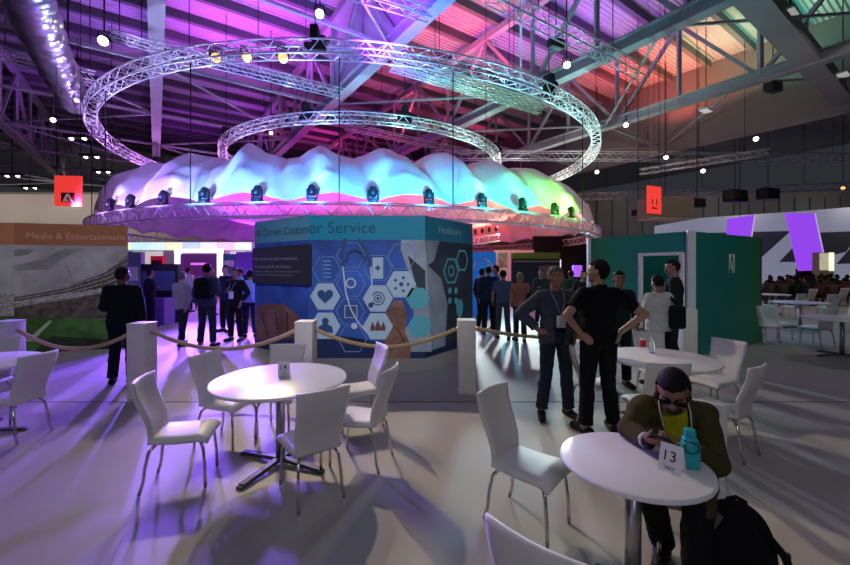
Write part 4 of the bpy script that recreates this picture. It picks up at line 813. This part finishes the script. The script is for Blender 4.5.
    if face:
        for s in (-1, 1):
            e = MB().ell(h(s*.031, .0805, .004), V((.013, .008, .008))*k, HM, 12, 8).build('eye', mat('eye_white', (.6, .58, .55), .3), root)
            MB().ell(h(s*.031, .0868, .003), V((.0055, .003, .0055))*k, HM, 10, 8).build('iris', mat('eye_dark', (.02, .012, .01), .2), e)
            MB().tube([h(s*.014, .093, .021), h(s*.032, .090, .027), h(s*.050, .080, .020)], .0045*k, 6).build('eyebrow', hairm, root)
        MB().ell(h(0, .0965, -.061), V((.019, .004, .0025))*k, HM, 10, 6).build('mouth', mat('lip', (.22, .09, .075), .5), root)
    root['_hm'] = 0; del root['_hm']
    return root, dict(h=h, HM=HM, pel=pel, chs=chs, nk=nk, sp=sp, lat=lat, fw=fw, k=k)
# garment regions -------------------------------------------------------
isin = lambda c, *n: np.isin(c['nm'], n)
def trousers(c): return (isin(c, 'thighL', 'thighR') | (isin(c, 'calfL', 'calfR') & (c['t'] < .97)) | (isin(c, 'pelvis', 'torso') & (c['tor'] < .10) & ~isin(c, 'foreL', 'foreR')))
def flare(c): return np.where(isin(c, 'calfL', 'calfR'), .016+.012*np.clip(c['t'], 0, 1), .012)
def top(sleeve, hem, collar=1.0):
    def f(c):
        m = (isin(c, 'torso', 'pelvis', 'upperL', 'upperR', 'thighL', 'thighR')) & ((c['tor'] > hem) | isin(c, 'upperL', 'upperR'))
        if sleeve < 1: m &= ~(isin(c, 'upperL', 'upperR') & (c['t'] > sleeve))
        else: m |= isin(c, 'foreL', 'foreR') & (c['t'] < sleeve-1)
        return m | (isin(c, 'neck') & (c['t'] < .25*collar))
    return f
def open_front(f, w0=.03, w1=.10, lo=0.0):
    def g(c):
        y = np.clip((c['tor']-lo)/.45, 0, 1); return f(c) & ~((c['fw'] > .02) & (np.abs(c['lat']) < w0+(w1-w0)*y) & (c['tor'] > lo-.6) & isin(c, 'torso', 'pelvis', 'neck', 'thighL', 'thighR'))
    return g
def short_hair(c): h = c['head']; return isin(c, 'head', 'neck') & ((h[:, 2] > .062+.15*np.maximum(0, h[:, 1]-.05)) | ((h[:, 1] < .012) & (h[:, 2] > -.025)) | ((h[:, 1] < -.03) & (h[:, 2] > -.075))) & ~((np.abs(h[:, 0]) > .079) & (h[:, 2] < .03))
def long_hair(c): h = c['head']; return isin(c, 'head', 'neck', 'torso') & (((h[:, 2] > .055) & (h[:, 1] < .085)) | ((h[:, 1] < .02) & (h[:, 2] > -.20) & (np.abs(h[:, 0]) < .12)))
def standing(arms=('down', 'down'), stance=.09, turn=0.0, look=(0, -1, 0), twist=0, stride=0.0, k=1.0, lean=0.0):
    J = {}
    q = lambda x, y, z: V((x*k, y*k, z*k))
    J['pelvis'] = q(0, 0, .95); J['chest'] = q(0, -lean*.5, 1.27); J['neck'] = q(0, .005-lean, 1.465); lk = V(look); J['head'] = q(0, -.015-lean, 1.62)
    J['hf'] = lk; J['hu'] = V((-lk.x*lk.z*.9, -lk.y*lk.z*.9, 1))
    for s, e, a in (('L', 1, arms[0]), ('R', -1, arms[1])):
        J['sh'+s] = q(e*.168, .01-lean, 1.395); J['hip'+s] = q(e*.088, 0, .92)
        st = stride*e; J['knee'+s] = q(e*(.06+stance*.45), -.02-st*.55, .50); J['ank'+s] = q(e*(.03+stance), .02-st, .085+(.03 if st < -.1 else 0)); J['toe'+s] = q(e*(.05+stance*1.2), -.15-st, .035)
        if a == 'down': J['el'+s] = q(e*.235, .03, 1.135); J['wr'+s] = q(e*.245, -.045, .90); J['hand'+s] = (V((0, -.12, -1)), V((-e, 0, 0)), e*-1, .45)
        elif a == 'hip': J['el'+s] = q(e*.385, .10, 1.19); J['wr'+s] = q(e*.215, .0, 1.02); J['hand'+s] = (V((-e*.75, .25 if False else -.55, -.35)), V((-e*.6, .75, 0)), e, .35)
        elif a == 'hipback': J['el'+s] = q(e*.40, .13, 1.20); J['wr'+s] = q(e*.215, .035, 1.02); J['hand'+s] = (V((-e*.55, .45, -.65)), V((-e*.7, -.6, 0)), -e, .3)
        elif a == 'phone': J['el'+s] = q(e*.225, .0, 1.14); J['wr'+s] = q(e*.075, -.20, 1.20); J['hand'+s] = (V((-e*.5, -.6, .35)), V((-e*.2, .3, 1)), e, .7)
        elif a == 'pocket': J['el'+s] = q(e*.285, .06, 1.15); J['wr'+s] = q(e*.20, -.06, .95); J['hand'+s] = (V((-e*.25, -.3, -1)), V((-e, 0, 0)), -e, .3)
        elif a == 'swing': J['el'+s] = q(e*.245, -.05*e-.02, 1.145); J['wr'+s] = q(e*.235, -.20*e-.07, .94); J['hand'+s] = (V((0, -.3*e-.1, -1)), V((-e, 0, 0)), -e, .5)
    return J
def lanyard(info, root, badge_m, bw=.095, bh=.13, drop=.36):
    k, nk, sp, lat, fw, chs = (info[x] for x in ('k', 'nk', 'sp', 'lat', 'fw', 'chs'))
    c = chs-sp*(.02)*k+fw*.160*k; pts = [nk+lat*.062*k-fw*.03*k, nk+lat*.075*k+fw*.055*k-sp*.02*k, chs+lat*.05*k+fw*.150*k+sp*.07*k, c-sp*(drop-.30)*k]
    b = MB(); b.tube(pts, .006, 6); b.tube([p-lat*2*((p-nk).dot(lat)) for p in pts], .006, 6); b.build('lanyard', mat('lanyard_grey', (.25, .26, .32), .7), root)
    M = Matrix((lat, fw, sp)).transposed(); MB().rbox(pts[-1]-sp*bh*.5*k+fw*.008, (bw, .004, bh), .0015, M=M, seg=2).build('badge', badge_m, root)
def backpack(root, info, m, side=0, w_=.30, h_=.44, dp=.15):
    k, nk, sp, lat, fw, chs = (info[x] for x in ('k', 'nk', 'sp', 'lat', 'fw', 'chs')); M = Matrix((lat, fw, sp)).transposed(); c = chs-fw*(.135+dp/2)*k-sp*.03*k+lat*side*k
    b = empty('rucksack', root.location, root.rotation_euler.z, 'dark rucksack worn by the man seen from behind between the booths', 'rucksack', 'worn rucksacks')
    MB().rbox(c, (w_*k, dp*k, h_*k), .06*k, M=M, seg=4).build('main_pocket', m, b); MB().rbox(c-fw*dp*.55*k-sp*.08*k, (w_*.75*k, .06*k, h_*.5*k), .025*k, M=M).build('front_pocket', m, b)
    for s in (-1, 1):
        MB().tube([c+lat*s*.09*k+sp*.2*k+fw*dp*.4*k, chs+lat*s*.12*k+sp*.175*k-fw*.0*k, chs+lat*s*.125*k+sp*.12*k+fw*.115*k, chs+lat*s*.13*k-sp*.05*k+fw*.13*k, chs+lat*s*.175*k-sp*.15*k+fw*.02*k, c+lat*s*.13*k-sp*.18*k+fw*dp*.4*k], .016*k, 8).build('strap', m, b)
    return b
badge_w = mat('badge_white', (.75, .76, .8), .4)
def face_angle(deg): return math.radians(deg+90)
def person(label, x, y, face_deg, hgt, vox, J_kw, skin, garments, hair=short_hair, hairm=None, **kw):
    k = hgt/1.745; J = standing(k=k, **J_kw); return build_person(label, (x, y, 0), J, vox, skin, garments, hair, hairm or HAIRB, k=k, rz=face_angle(face_deg), **kw)
# man in grey-blue blazer, facing the camera
r, inf = person('man in open grey-blue blazer with badge, facing the camera, hand on hip', 1.49, 4.45, 272, 1.72, .0085, dict(arms=('pocket', 'hip'), stance=.13, look=(.28, -1, -.05)), SK2,
    [('trousers', cloth('jeans_dark', (.022, .030, .045)), trousers, flare, .008, .003), ('shirt', cloth('shirt_navy', (.05, .06, .09)), top(.5, .02), .010), ('blazer', cloth('blazer_grey_blue', (.055, .065, .095)), open_front(top(1.93, -.10), .05, .085), .026, .010, .005)], hairm=HAIRG, fat=1.05)
lanyard(inf, r, badge_w, .10, .13, .36)
# man in black polo, back to the camera
r, inf = person('man in black polo and trousers, back to the camera, hands on hips', 1.79, 4.02, 96, 1.79, .0085, dict(arms=('hipback', 'hipback'), stance=.115, look=(.75, -.75, 0)), SK1,
    [('trousers', cloth('trousers_black', (.010, .010, .012)), trousers, flare, .008, .003), ('polo_shirt', cloth('polo_black', (.008, .008, .010)), top(.72, -.02, 1.6), .018, .008, .004)], fat=1.1)
k = inf['k']; MB().tube([inf['nk']+inf['lat']*.07*k*math.cos(a)+inf['fw']*.065*k*math.sin(a)-inf['sp']*.005 for a in [2*PI*i/24 for i in range(24)]], .014, 8, True).build('collar', cloth('polo_black', (.008, .008, .010)), r)
# man in dark top behind them
person('man in dark top looking at the camera behind the black polo man', 2.78, 5.60, 262, 1.66, .013, dict(arms=('down', 'down')), SK2, [('trousers', cloth('trousers_black', (.010, .010, .012)), trousers, flare, .008), ('shirt', cloth('top_dark_green', (.012, .022, .026)), top(1.9, -.05), .016, .008, .003)])
# man in white shirt with shoulder bag, back to the camera
r, inf = person('man in white shirt with a bag strap, back to the camera by the doorway', 3.36, 5.62, 100, 1.60, .012, dict(arms=('phone', 'down'), stance=.1, look=(-.1, -1, -.3)), SK2,
    [('trousers', cloth('trousers_black', (.010, .010, .012)), trousers, flare, .008), ('shirt', cloth('shirt_white', (.62, .61, .60)), top(1.6, -.08), .020, .008, .004)], fat=1.15)
bg = empty('shoulder_bag', r.location, r.rotation_euler.z, 'dark bag hanging on the right shoulder of the white shirted man', 'bag'); k = inf['k']; c = inf['chs']-inf['lat']*.19*k*(1)-inf['fw']*.17*k-inf['sp']*.14*k
c = inf['chs']+inf['lat']*(-.17)*k-inf['fw']*.19*k-inf['sp']*.17*k
MB().rbox(c, (.24*k, .13*k, .36*k), .04).build('bag_body', cloth('bag_dark', (.014, .017, .02)), bg); MB().tube([c+V((0, 0, .17)), inf['chs']-inf['lat']*.15*k+inf['sp']*.17*k-inf['fw']*.03*k, inf['chs']-inf['lat']*.15*k+inf['fw']*.12*k+inf['sp']*.1*k, inf['chs']-inf['lat']*.2*k-inf['sp']*.1*k+inf['fw']*.02*k, c-inf['lat']*.06+V((0, 0, -.1))], .02, 8).build('strap', cloth('bag_dark', (.014, .017, .02)), bg)
# tall man at the doorway
person('tall man in dark suit standing before the green booth doorway', 3.98, 6.25, 150, 1.84, .013, dict(arms=('phone', 'down'), look=(.1, -1, -.2)), SK2, [('trousers', cloth('suit_dark', (.014, .018, .022)), trousers, flare, .008), ('jacket', cloth('suit_dark', (.014, .018, .022)), top(1.95, -.12), .024, .01, .004)])
# man in dark suit by the stadium booth
person('man in dark suit at the left before the stadium picture, back turned', -4.46, 5.75, 108, 1.72, .012, dict(arms=('phone', 'down'), look=(-.5, -1, -.1)), SK3, [('trousers', cloth('suit_black', (.007, .010, .011)), trousers, flare, .008), ('jacket', cloth('suit_black', (.007, .010, .011)), top(1.95, -.14), .028, .01, .005), ('shirt_collar', cloth('collar_blue', (.10, .14, .28)), lambda c: isin(c, 'neck') & (c['t'] < .30), .012)], fat=1.08)
# group in the left gap
def X_(u, d): return (u-425)/F*d
jk = lambda n, c: ('jacket', cloth(n, c), top(1.93, -.10), .022, .008, .003)
tr = lambda n, c: ('trousers', cloth(n, c), trousers, flare, .008)
person('man in pale grey jacket walking, left of the backpack wearer', X_(182, 8.6), 8.6, 80, 1.62, .018, dict(arms=('swing', 'swing'), stride=.16), SK1, [tr('trousers_navy', (.015, .018, .03)), jk('jacket_pale_grey', (.22, .21, .27))], hairm=HAIRG)
r, inf = person('man with a dark backpack seen from behind, between the booths', X_(207, 8.4), 8.4, 95, 1.80, .016, dict(arms=('down', 'phone'), stance=.1), SK2, [tr('jeans_blue', (.02, .03, .06)), jk('jacket_blue', (.045, .06, .12))])
backpack(r, inf, cloth('bag_black', (.009, .009, .012)))
r, inf = person('man in dark jacket with a white badge facing the camera between the booths', X_(235.5, 9.1), 9.1, 262, 1.70, .016, dict(arms=('pocket', 'phone'), stance=.1), SK2, [tr('trousers_black', (.010, .010, .012)), jk('jacket_black', (.012, .012, .018))])
lanyard(inf, r, badge_w, .12, .17, .36)
person('person in black behind the man with the badge, between the booths', X_(226, 10.4), 10.4, 250, 1.78, .018, dict(arms=('down', 'down')), SK1, [tr('trousers_black', (.010, .010, .012)), jk('jacket_navy', (.015, .018, .04))])
person('man in pale blue shirt beside the left edge of the blue booth', X_(250, 9.6), 9.6, 120, 1.66, .016, dict(arms=('down', 'phone')), SK2, [tr('trousers_navy', (.015, .018, .03)), ('shirt', cloth('shirt_pale_blue', (.25, .40, .62)), top(1.6, -.05), .018, .008, .003)])
for i, (u, d, f, hg, c, txt) in enumerate(((188, 15, 90, 1.72, (.5, .5, .6), 'distant person in white before the portal screen'), (211, 14, 60, 1.72, (.03, .03, .06), 'distant person in navy right of the portal screen'), (150, 11.2, 60, 1.66, (.02, .02, .03), 'dim person in black at the dark display wall'), (240, 12.2, 200, 1.70, (.10, .25, .35), 'distant person in teal before the violet wall'))):
    person(txt, X_(u, d), d, f, hg, .024, dict(arms=('down', 'phone')), SK2, [tr('trousers_navy', (.015, .018, .03)), ('shirt', cloth('shirt_far_%d' % i, c), top(1.8, -.05), .018)], face=False, fingers=False)
# group in the right gap
person('man in black at the left of the group before the blue wall panel', X_(482, 10.6), 10.6, 40, 1.70, .018, dict(arms=('down', 'phone')), SK2, [tr('trousers_black', (.010, .010, .012)), jk('jacket_black', (.012, .012, .018))])
person('broad man in dark blue, middle of the group before the blue panel', X_(488.5, 10.0), 10.0, 85, 1.76, .018, dict(arms=('down', 'phone')), SK2, [tr('trousers_black', (.010, .010, .012)), jk('jacket_deep_blue', (.010, .02, .05))], fat=1.2)
person('man in bright blue shirt at the right of the group before the blue panel', X_(496, 10.8), 10.8, 160, 1.78, .018, dict(arms=('phone', 'phone')), SK2, [tr('trousers_navy', (.015, .018, .03)), ('shirt', cloth('shirt_blue', (.02, .12, .45)), top(1.7, -.05), .018)])
person('person in slate blue shirt walking away, left of the woman in pink', X_(503, 9.3), 9.3, 85, 1.66, .018, dict(arms=('swing', 'swing'), stride=.14), SK2, [tr('trousers_grey', (.06, .065, .075)), ('shirt', cloth('shirt_slate', (.06, .10, .20)), top(.8, -.05), .018)])
r, inf = person('woman in pink top and jeans walking away behind the barrier rope', X_(520, 9.0), 9.0, 92, 1.60, .014, dict(arms=('down', 'phone'), stride=.08, stance=.05), SK1, [tr('jeans_dark', (.022, .030, .045)), ('blouse', cloth('blouse_pink', (.42, .16, .13)), top(.75, -.06), .018, .008, .003)], hair=long_hair, hairm=HAIRBL, fat=.92)
bg = empty('handbag', r.location, r.rotation_euler.z, 'dark handbag hanging at the side of the woman in pink', 'bag'); c = V((-.0, .0, 1.05)); c = inf['pel']-inf['lat']*.22-inf['fw']*.04+V((0, 0, .12))
MB().rbox(c, (.13, .26, .30), .04).build('bag_body', cloth('bag_dark', (.014, .017, .02)), bg); MB().tube([c+V((0, -.06, .13)), inf['chs']-inf['lat']*.17+inf['sp']*.16, c+V((0, .06, .13))], .012, 8).build('strap', cloth('bag_dark', (.014, .017, .02)), bg)
for i, (u, d, f, hg, c, txt) in enumerate(((541, 11.5, 260, 1.66, (.03, .05, .05), 'dark clothed person behind the blazer man, before the black display'), (571, 11, 90, 1.64, (.02, .06, .04), 'person in dark green right behind the blazer man'), (583, 9.6, 250, 1.64, (.02, .02, .025), 'person in black half hidden left of the black polo man'))):
    person(txt, X_(u, d), d, f, hg, .022, dict(arms=('down', 'phone')), SK2, [tr('trousers_black', (.010, .010, .012)), ('shirt', cloth('top_far_%d' % i, c), top(1.8, -.05), .018)], face=False, fingers=False)
# ------------------------------------------------------------------ the seated man with the phone
O = V((1.57, 2.29, 0)); J = {}
w2 = lambda x, y, z: V((x, y, z))-O
J['pelvis'] = w2(1.525, 2.330, .53); J['chest'] = w2(1.440, 2.255, .775); J['neck'] = w2(1.395, 2.195, .940); J['head'] = w2(1.345, 2.115, 1.040)
J['shR'] = w2(1.270, 2.265, .895); J['shL'] = w2(1.535, 2.150, .890)
J['elR'] = w2(1.150, 2.200, .790); J['wrR'] = w2(1.155, 2.040, .800)
J['elL'] = w2(1.495, 2.000, .690); J['wrL'] = w2(1.300, 1.965, .795)
ph = w2(1.190, 1.935, .835)
J['handR'] = (V((.30, -.90, .22)), V((.4, .2, .9)), 1, .85); J['handL'] = (V((-.92, -.10, .16)), V((-.1, .5, .9)), -1, .85)
J['hipR'] = w2(1.445, 2.345, .50); J['hipL'] = w2(1.590, 2.265, .50); J['kneeR'] = w2(1.225, 2.130, .50); J['kneeL'] = w2(1.350, 1.930, .50)
J['ankR'] = w2(1.395, 2.290, .09); J['toeR'] = w2(1.300, 2.170, .035); J['ankL'] = w2(1.320, 1.900, .085); J['toeL'] = w2(1.215, 1.770, .035)
J['hf'] = V((-.50, -.72, -.62)); J['hu'] = V((-.28, -.42, .85))
olive = cloth('bomber_olive', (.060, .052, .020)); yel_ = cloth('tshirt_yellow', (.42, .40, .01))
def bomber(c): return open_front(top(1.97, -.06, 2.2), .035, .075, .1)(c)
r, inf = build_person('man in olive bomber jacket and sunglasses seated at the small table with a phone', O, J, .0068, SK2,
    [('trousers', cloth('trousers_black', (.010, .010, .012)), trousers, flare, .008, .003), ('t_shirt', yel_, top(.5, .0, 1.3), .008), ('jacket', olive, bomber, .019, .008, .006)], short_hair, HAIRB, k=.95, fat=1.0)
h = inf['h']; g = MB()
for s in (-1, 1): g.rbox(h(s*.034, .100, .006), (.054, .008, .036), .006, M=inf['HM']); g.tube([h(s*.060, .098, .012), h(s*.082, .05, .012), h(s*.084, -.02, .008)], .0035, 6)
g.tube([h(-.012, .106, .014), h(.012, .106, .014)], .003, 6); g.build('sunglasses', mat('glasses_black', (.008, .008, .009), .12), r)
b = MB(); b.ell(h(0, .072, -.078), (.044, .030, .030), inf['HM']); b.build('beard', mat('stubble', (.05, .032, .025), .8), r)
nk, sp, lat, fw = inf['nk'], inf['sp'], inf['lat'], inf['fw']
b = MB(); e = -1 if V((0, 0, 0)).length else 1
for s in (-1, 1): b.tube([nk+lat*s*.075+sp*.025-fw*.02, nk+lat*s*.085+fw*.04-sp*.0, nk+lat*s*.075+fw*.105-sp*.07], .016, 8)
b.tube([nk+lat*.078*math.cos(a)+sp*.03+fw*(.0-.075*math.sin(a)) for a in [PI*i/12 for i in range(13)]], .018, 8); b.build('collar', olive, r)
b = MB()
for s in (-1, 1): b.tube([nk+lat*s*.068+sp*.030+fw*.02, nk+lat*s*.072+fw*.07+sp*.005, nk+lat*s*.064+fw*.122-sp*.06], .004, 6)
b.build('collar_stripe', mat('stripe_white', (.7, .7, .65), .7), r)
W = J['wrR']; d = (J['wrR']-J['elR']).normalized(); b = MB(); b.tube([W-d*.020, W+d*.012], .040, 16); b.build('cuff', mat('cuff_white', (.7, .7, .72), .6), r)
b = MB(); b.tube([W+d*.014, W+d*.030], .037, 16); b.build('bracelet', mat('bracelet_black', (.015, .015, .017), .4), r)
t = empty('mobile_phone', O+ph+V((0, 0, .012)), 0, 'black phone held in the hands of the seated man', 'phone'); px_ = V((-.72, .69, 0)).normalized(); pz_ = V((.33, .34, .88)); pz_ = (pz_-px_*pz_.dot(px_)).normalized(); M = Matrix((px_, pz_.cross(px_), pz_)).transposed()
MB().rbox((0, 0, 0), (.068, .135, .009), .004, M=M).build('case', black, t); MB().rbox(M @ V((0, 0, .0055)), (.062, .125, .002), .0009, M=M, seg=1).build('screen', mat('phone_screen', (.02, .02, .03), .08, emit=.04, ecol=(.3, .4, 1)), t)
# ------------------------------------------------------------------ black rucksack on the floor at lower right
t = empty('rucksack', (1.55, 1.93, 0), math.radians(-25), 'black rucksack with a grey strap on the floor beside the seated man', 'rucksack')
bk_ = cloth('rucksack_black', (.008, .008, .010)); b = MB(); bm = bmesh.new(); bmesh.ops.create_cube(bm, size=1)
bmesh.ops.subdivide_edges(bm, edges=bm.edges[:], cuts=5, use_grid_fill=True)
for v in bm.verts:
    z = v.co.z+.5; f = 1-.42*max(0, z-.45)**1.3*1.6; x, y = v.co.x*.34*f, v.co.y*.24*(1-.55*z*z); q = 1-.16*abs(v.co.x*2)**4*abs(v.co.y*2)**4
    v.co = V((x*q+.012*math.sin(z*9), y*q+.05*z*z, .008+z*.50*(1-.10*(v.co.x*2)**2)))
b.bm(bm); o = b.build('main_pocket', bk_, t); m = o.modifiers.new('sub', 'SUBSURF'); m.levels = m.render_levels = 2
b = MB(); b.rbox((0, -.115, .16), (.25, .07, .24), .03, M=Matrix.Rotation(.12, 3, 'X'), seg=4); b.build('front_pocket', bk_, t)
MB().tube([(-.04, .02, .49), (-.035, .03, .535), (0, .03, .55), (.035, .03, .535), (.04, .02, .49)], .011, 8).build('grab_handle', bk_, t)
MB().tube([(-.08, -.02, .47), (-.14, -.07, .40), (-.19, -.10, .25), (-.18, -.10, .10), (-.13, -.05, .03)], .02, 8).build('strap', mat('strap_grey', (.10, .10, .11), .8), t)
MB().tube([(.08, -.02, .45), (.16, -.06, .36), (.20, -.08, .22), (.16, -.04, .05)], .018, 8).build('strap', bk_, t)
MB().rbox((.17, -.06, .36), (.02, .02, .04), .004).build('zip_pull', black, t)
# ------------------------------------------------------------------ seated audience far right
def spectator(c, sk, wide):
    b = MB(); b.ell((0, 0, .62), (.19*wide, .14, .30)); b.cap((-.17*wide, 0, .84), (.17*wide, 0, .84), .075, .075, 10); b.cap((0, 0, .85), (0, -.01, 1.0), .06, .055, 8); b.ell((0, -.01, 1.09), (.078, .095, .118))
    b.cap((.10, 0, .48), (.11, -.42, .47), .085, .06, 8); b.cap((-.10, 0, .48), (-.11, -.42, .47), .085, .06, 8); b.cap((.11, -.42, .45), (.11, -.40, .06), .055, .045, 8); b.cap((-.11, -.42, .45), (-.11, -.40, .06), .055, .045, 8)
    for s in (-1, 1): b.cap((s*.22*wide, 0, .82), (s*.25*wide, -.08, .58), .05, .04, 8); b.cap((s*.25*wide, -.08, .58), (s*.12, -.30, .55), .04, .03, 8)
    b.v = [tuple(x) for x in b.v]
    o = b.build('person', c); m = o.modifiers.new('r', 'REMESH'); m.mode = 'VOXEL'; m.voxel_size = .035; m.use_smooth_shade = True
    dg = bpy.context.evaluated_depsgraph_get(); dg.update(); me = bpy.data.meshes.new_from_object(o.evaluated_get(dg)); bpy.data.objects.remove(o)
    me.materials.append(sk); hd_ = [p for p in me.polygons if p.center.z > .98]
    for p in hd_: p.material_index = 1
    return me
protos = [spectator(cloth('audience_black', (.02, .02, .022)), SK2, 1), spectator(cloth('audience_navy', (.03, .035, .05)), SK1, 1.1), spectator(cloth('audience_brown', (.09, .06, .045)), SK2, 1), spectator(cloth('audience_grey', (.12, .12, .12)), SK3, .95), spectator(cloth('audience_wine', (.10, .03, .03)), SK1, 1)]
hme = MB(); hme.ell((0, .012, 1.115), (.086, .102, .108), None, 10, 8); hob = hme.build('hair', HAIRB); hmesh = hob.data; bpy.data.objects.remove(hob)
ch_m = mat('audience_chair', (.05, .05, .055), .6)
n = 0
for row, (d, cnt, zz) in enumerate(((17.5, 8, 0), (20.0, 9, 0), (23.0, 10, 0), (26.0, 11, 0))):
    for i in range(cnt):
        u = 770+(86/(cnt-1))*i+rng.uniform(-1, 1); x = X_(u, d)
        o = bpy.data.objects.new('person', protos[int(rng.integers(0, 5))]); COL.objects.link(o); sc_ = rng.uniform(.97, 1.1)
        o.location = (x, d, 0); o.rotation_euler.z = PI+rng.uniform(-.5, .5); o.scale = (sc_,)*3
        tag(o, '%s seated spectator from the left in the %s audience row from the camera' % (ordn(i), ORDS[row]), 'person', 'seated audience by the stage')
        hh = bpy.data.objects.new('hair', hmesh); COL.objects.link(hh); hh.parent = o
        t = bpy.data.objects.new('audience_bench', None) if False else None
    if True:
        a, b_ = X_(767, d), X_(860, d); tb_ = empty('bench', ((a+b_)/2, d, 0), 0, '%s dark audience bench row from the camera at far right' % ORDS[row], 'bench', 'audience benches'); L = b_-a
        MB().box((0, .0, .36), (L, .42, .05)).build('seat', ch_m, tb_); q = MB()
        for i in range(int(L)+1): MB().box((-L/2+.1+i*(L-.2)/int(L), 0, .17), (.05, .36, .34)).build('leg', ch_m, tb_)
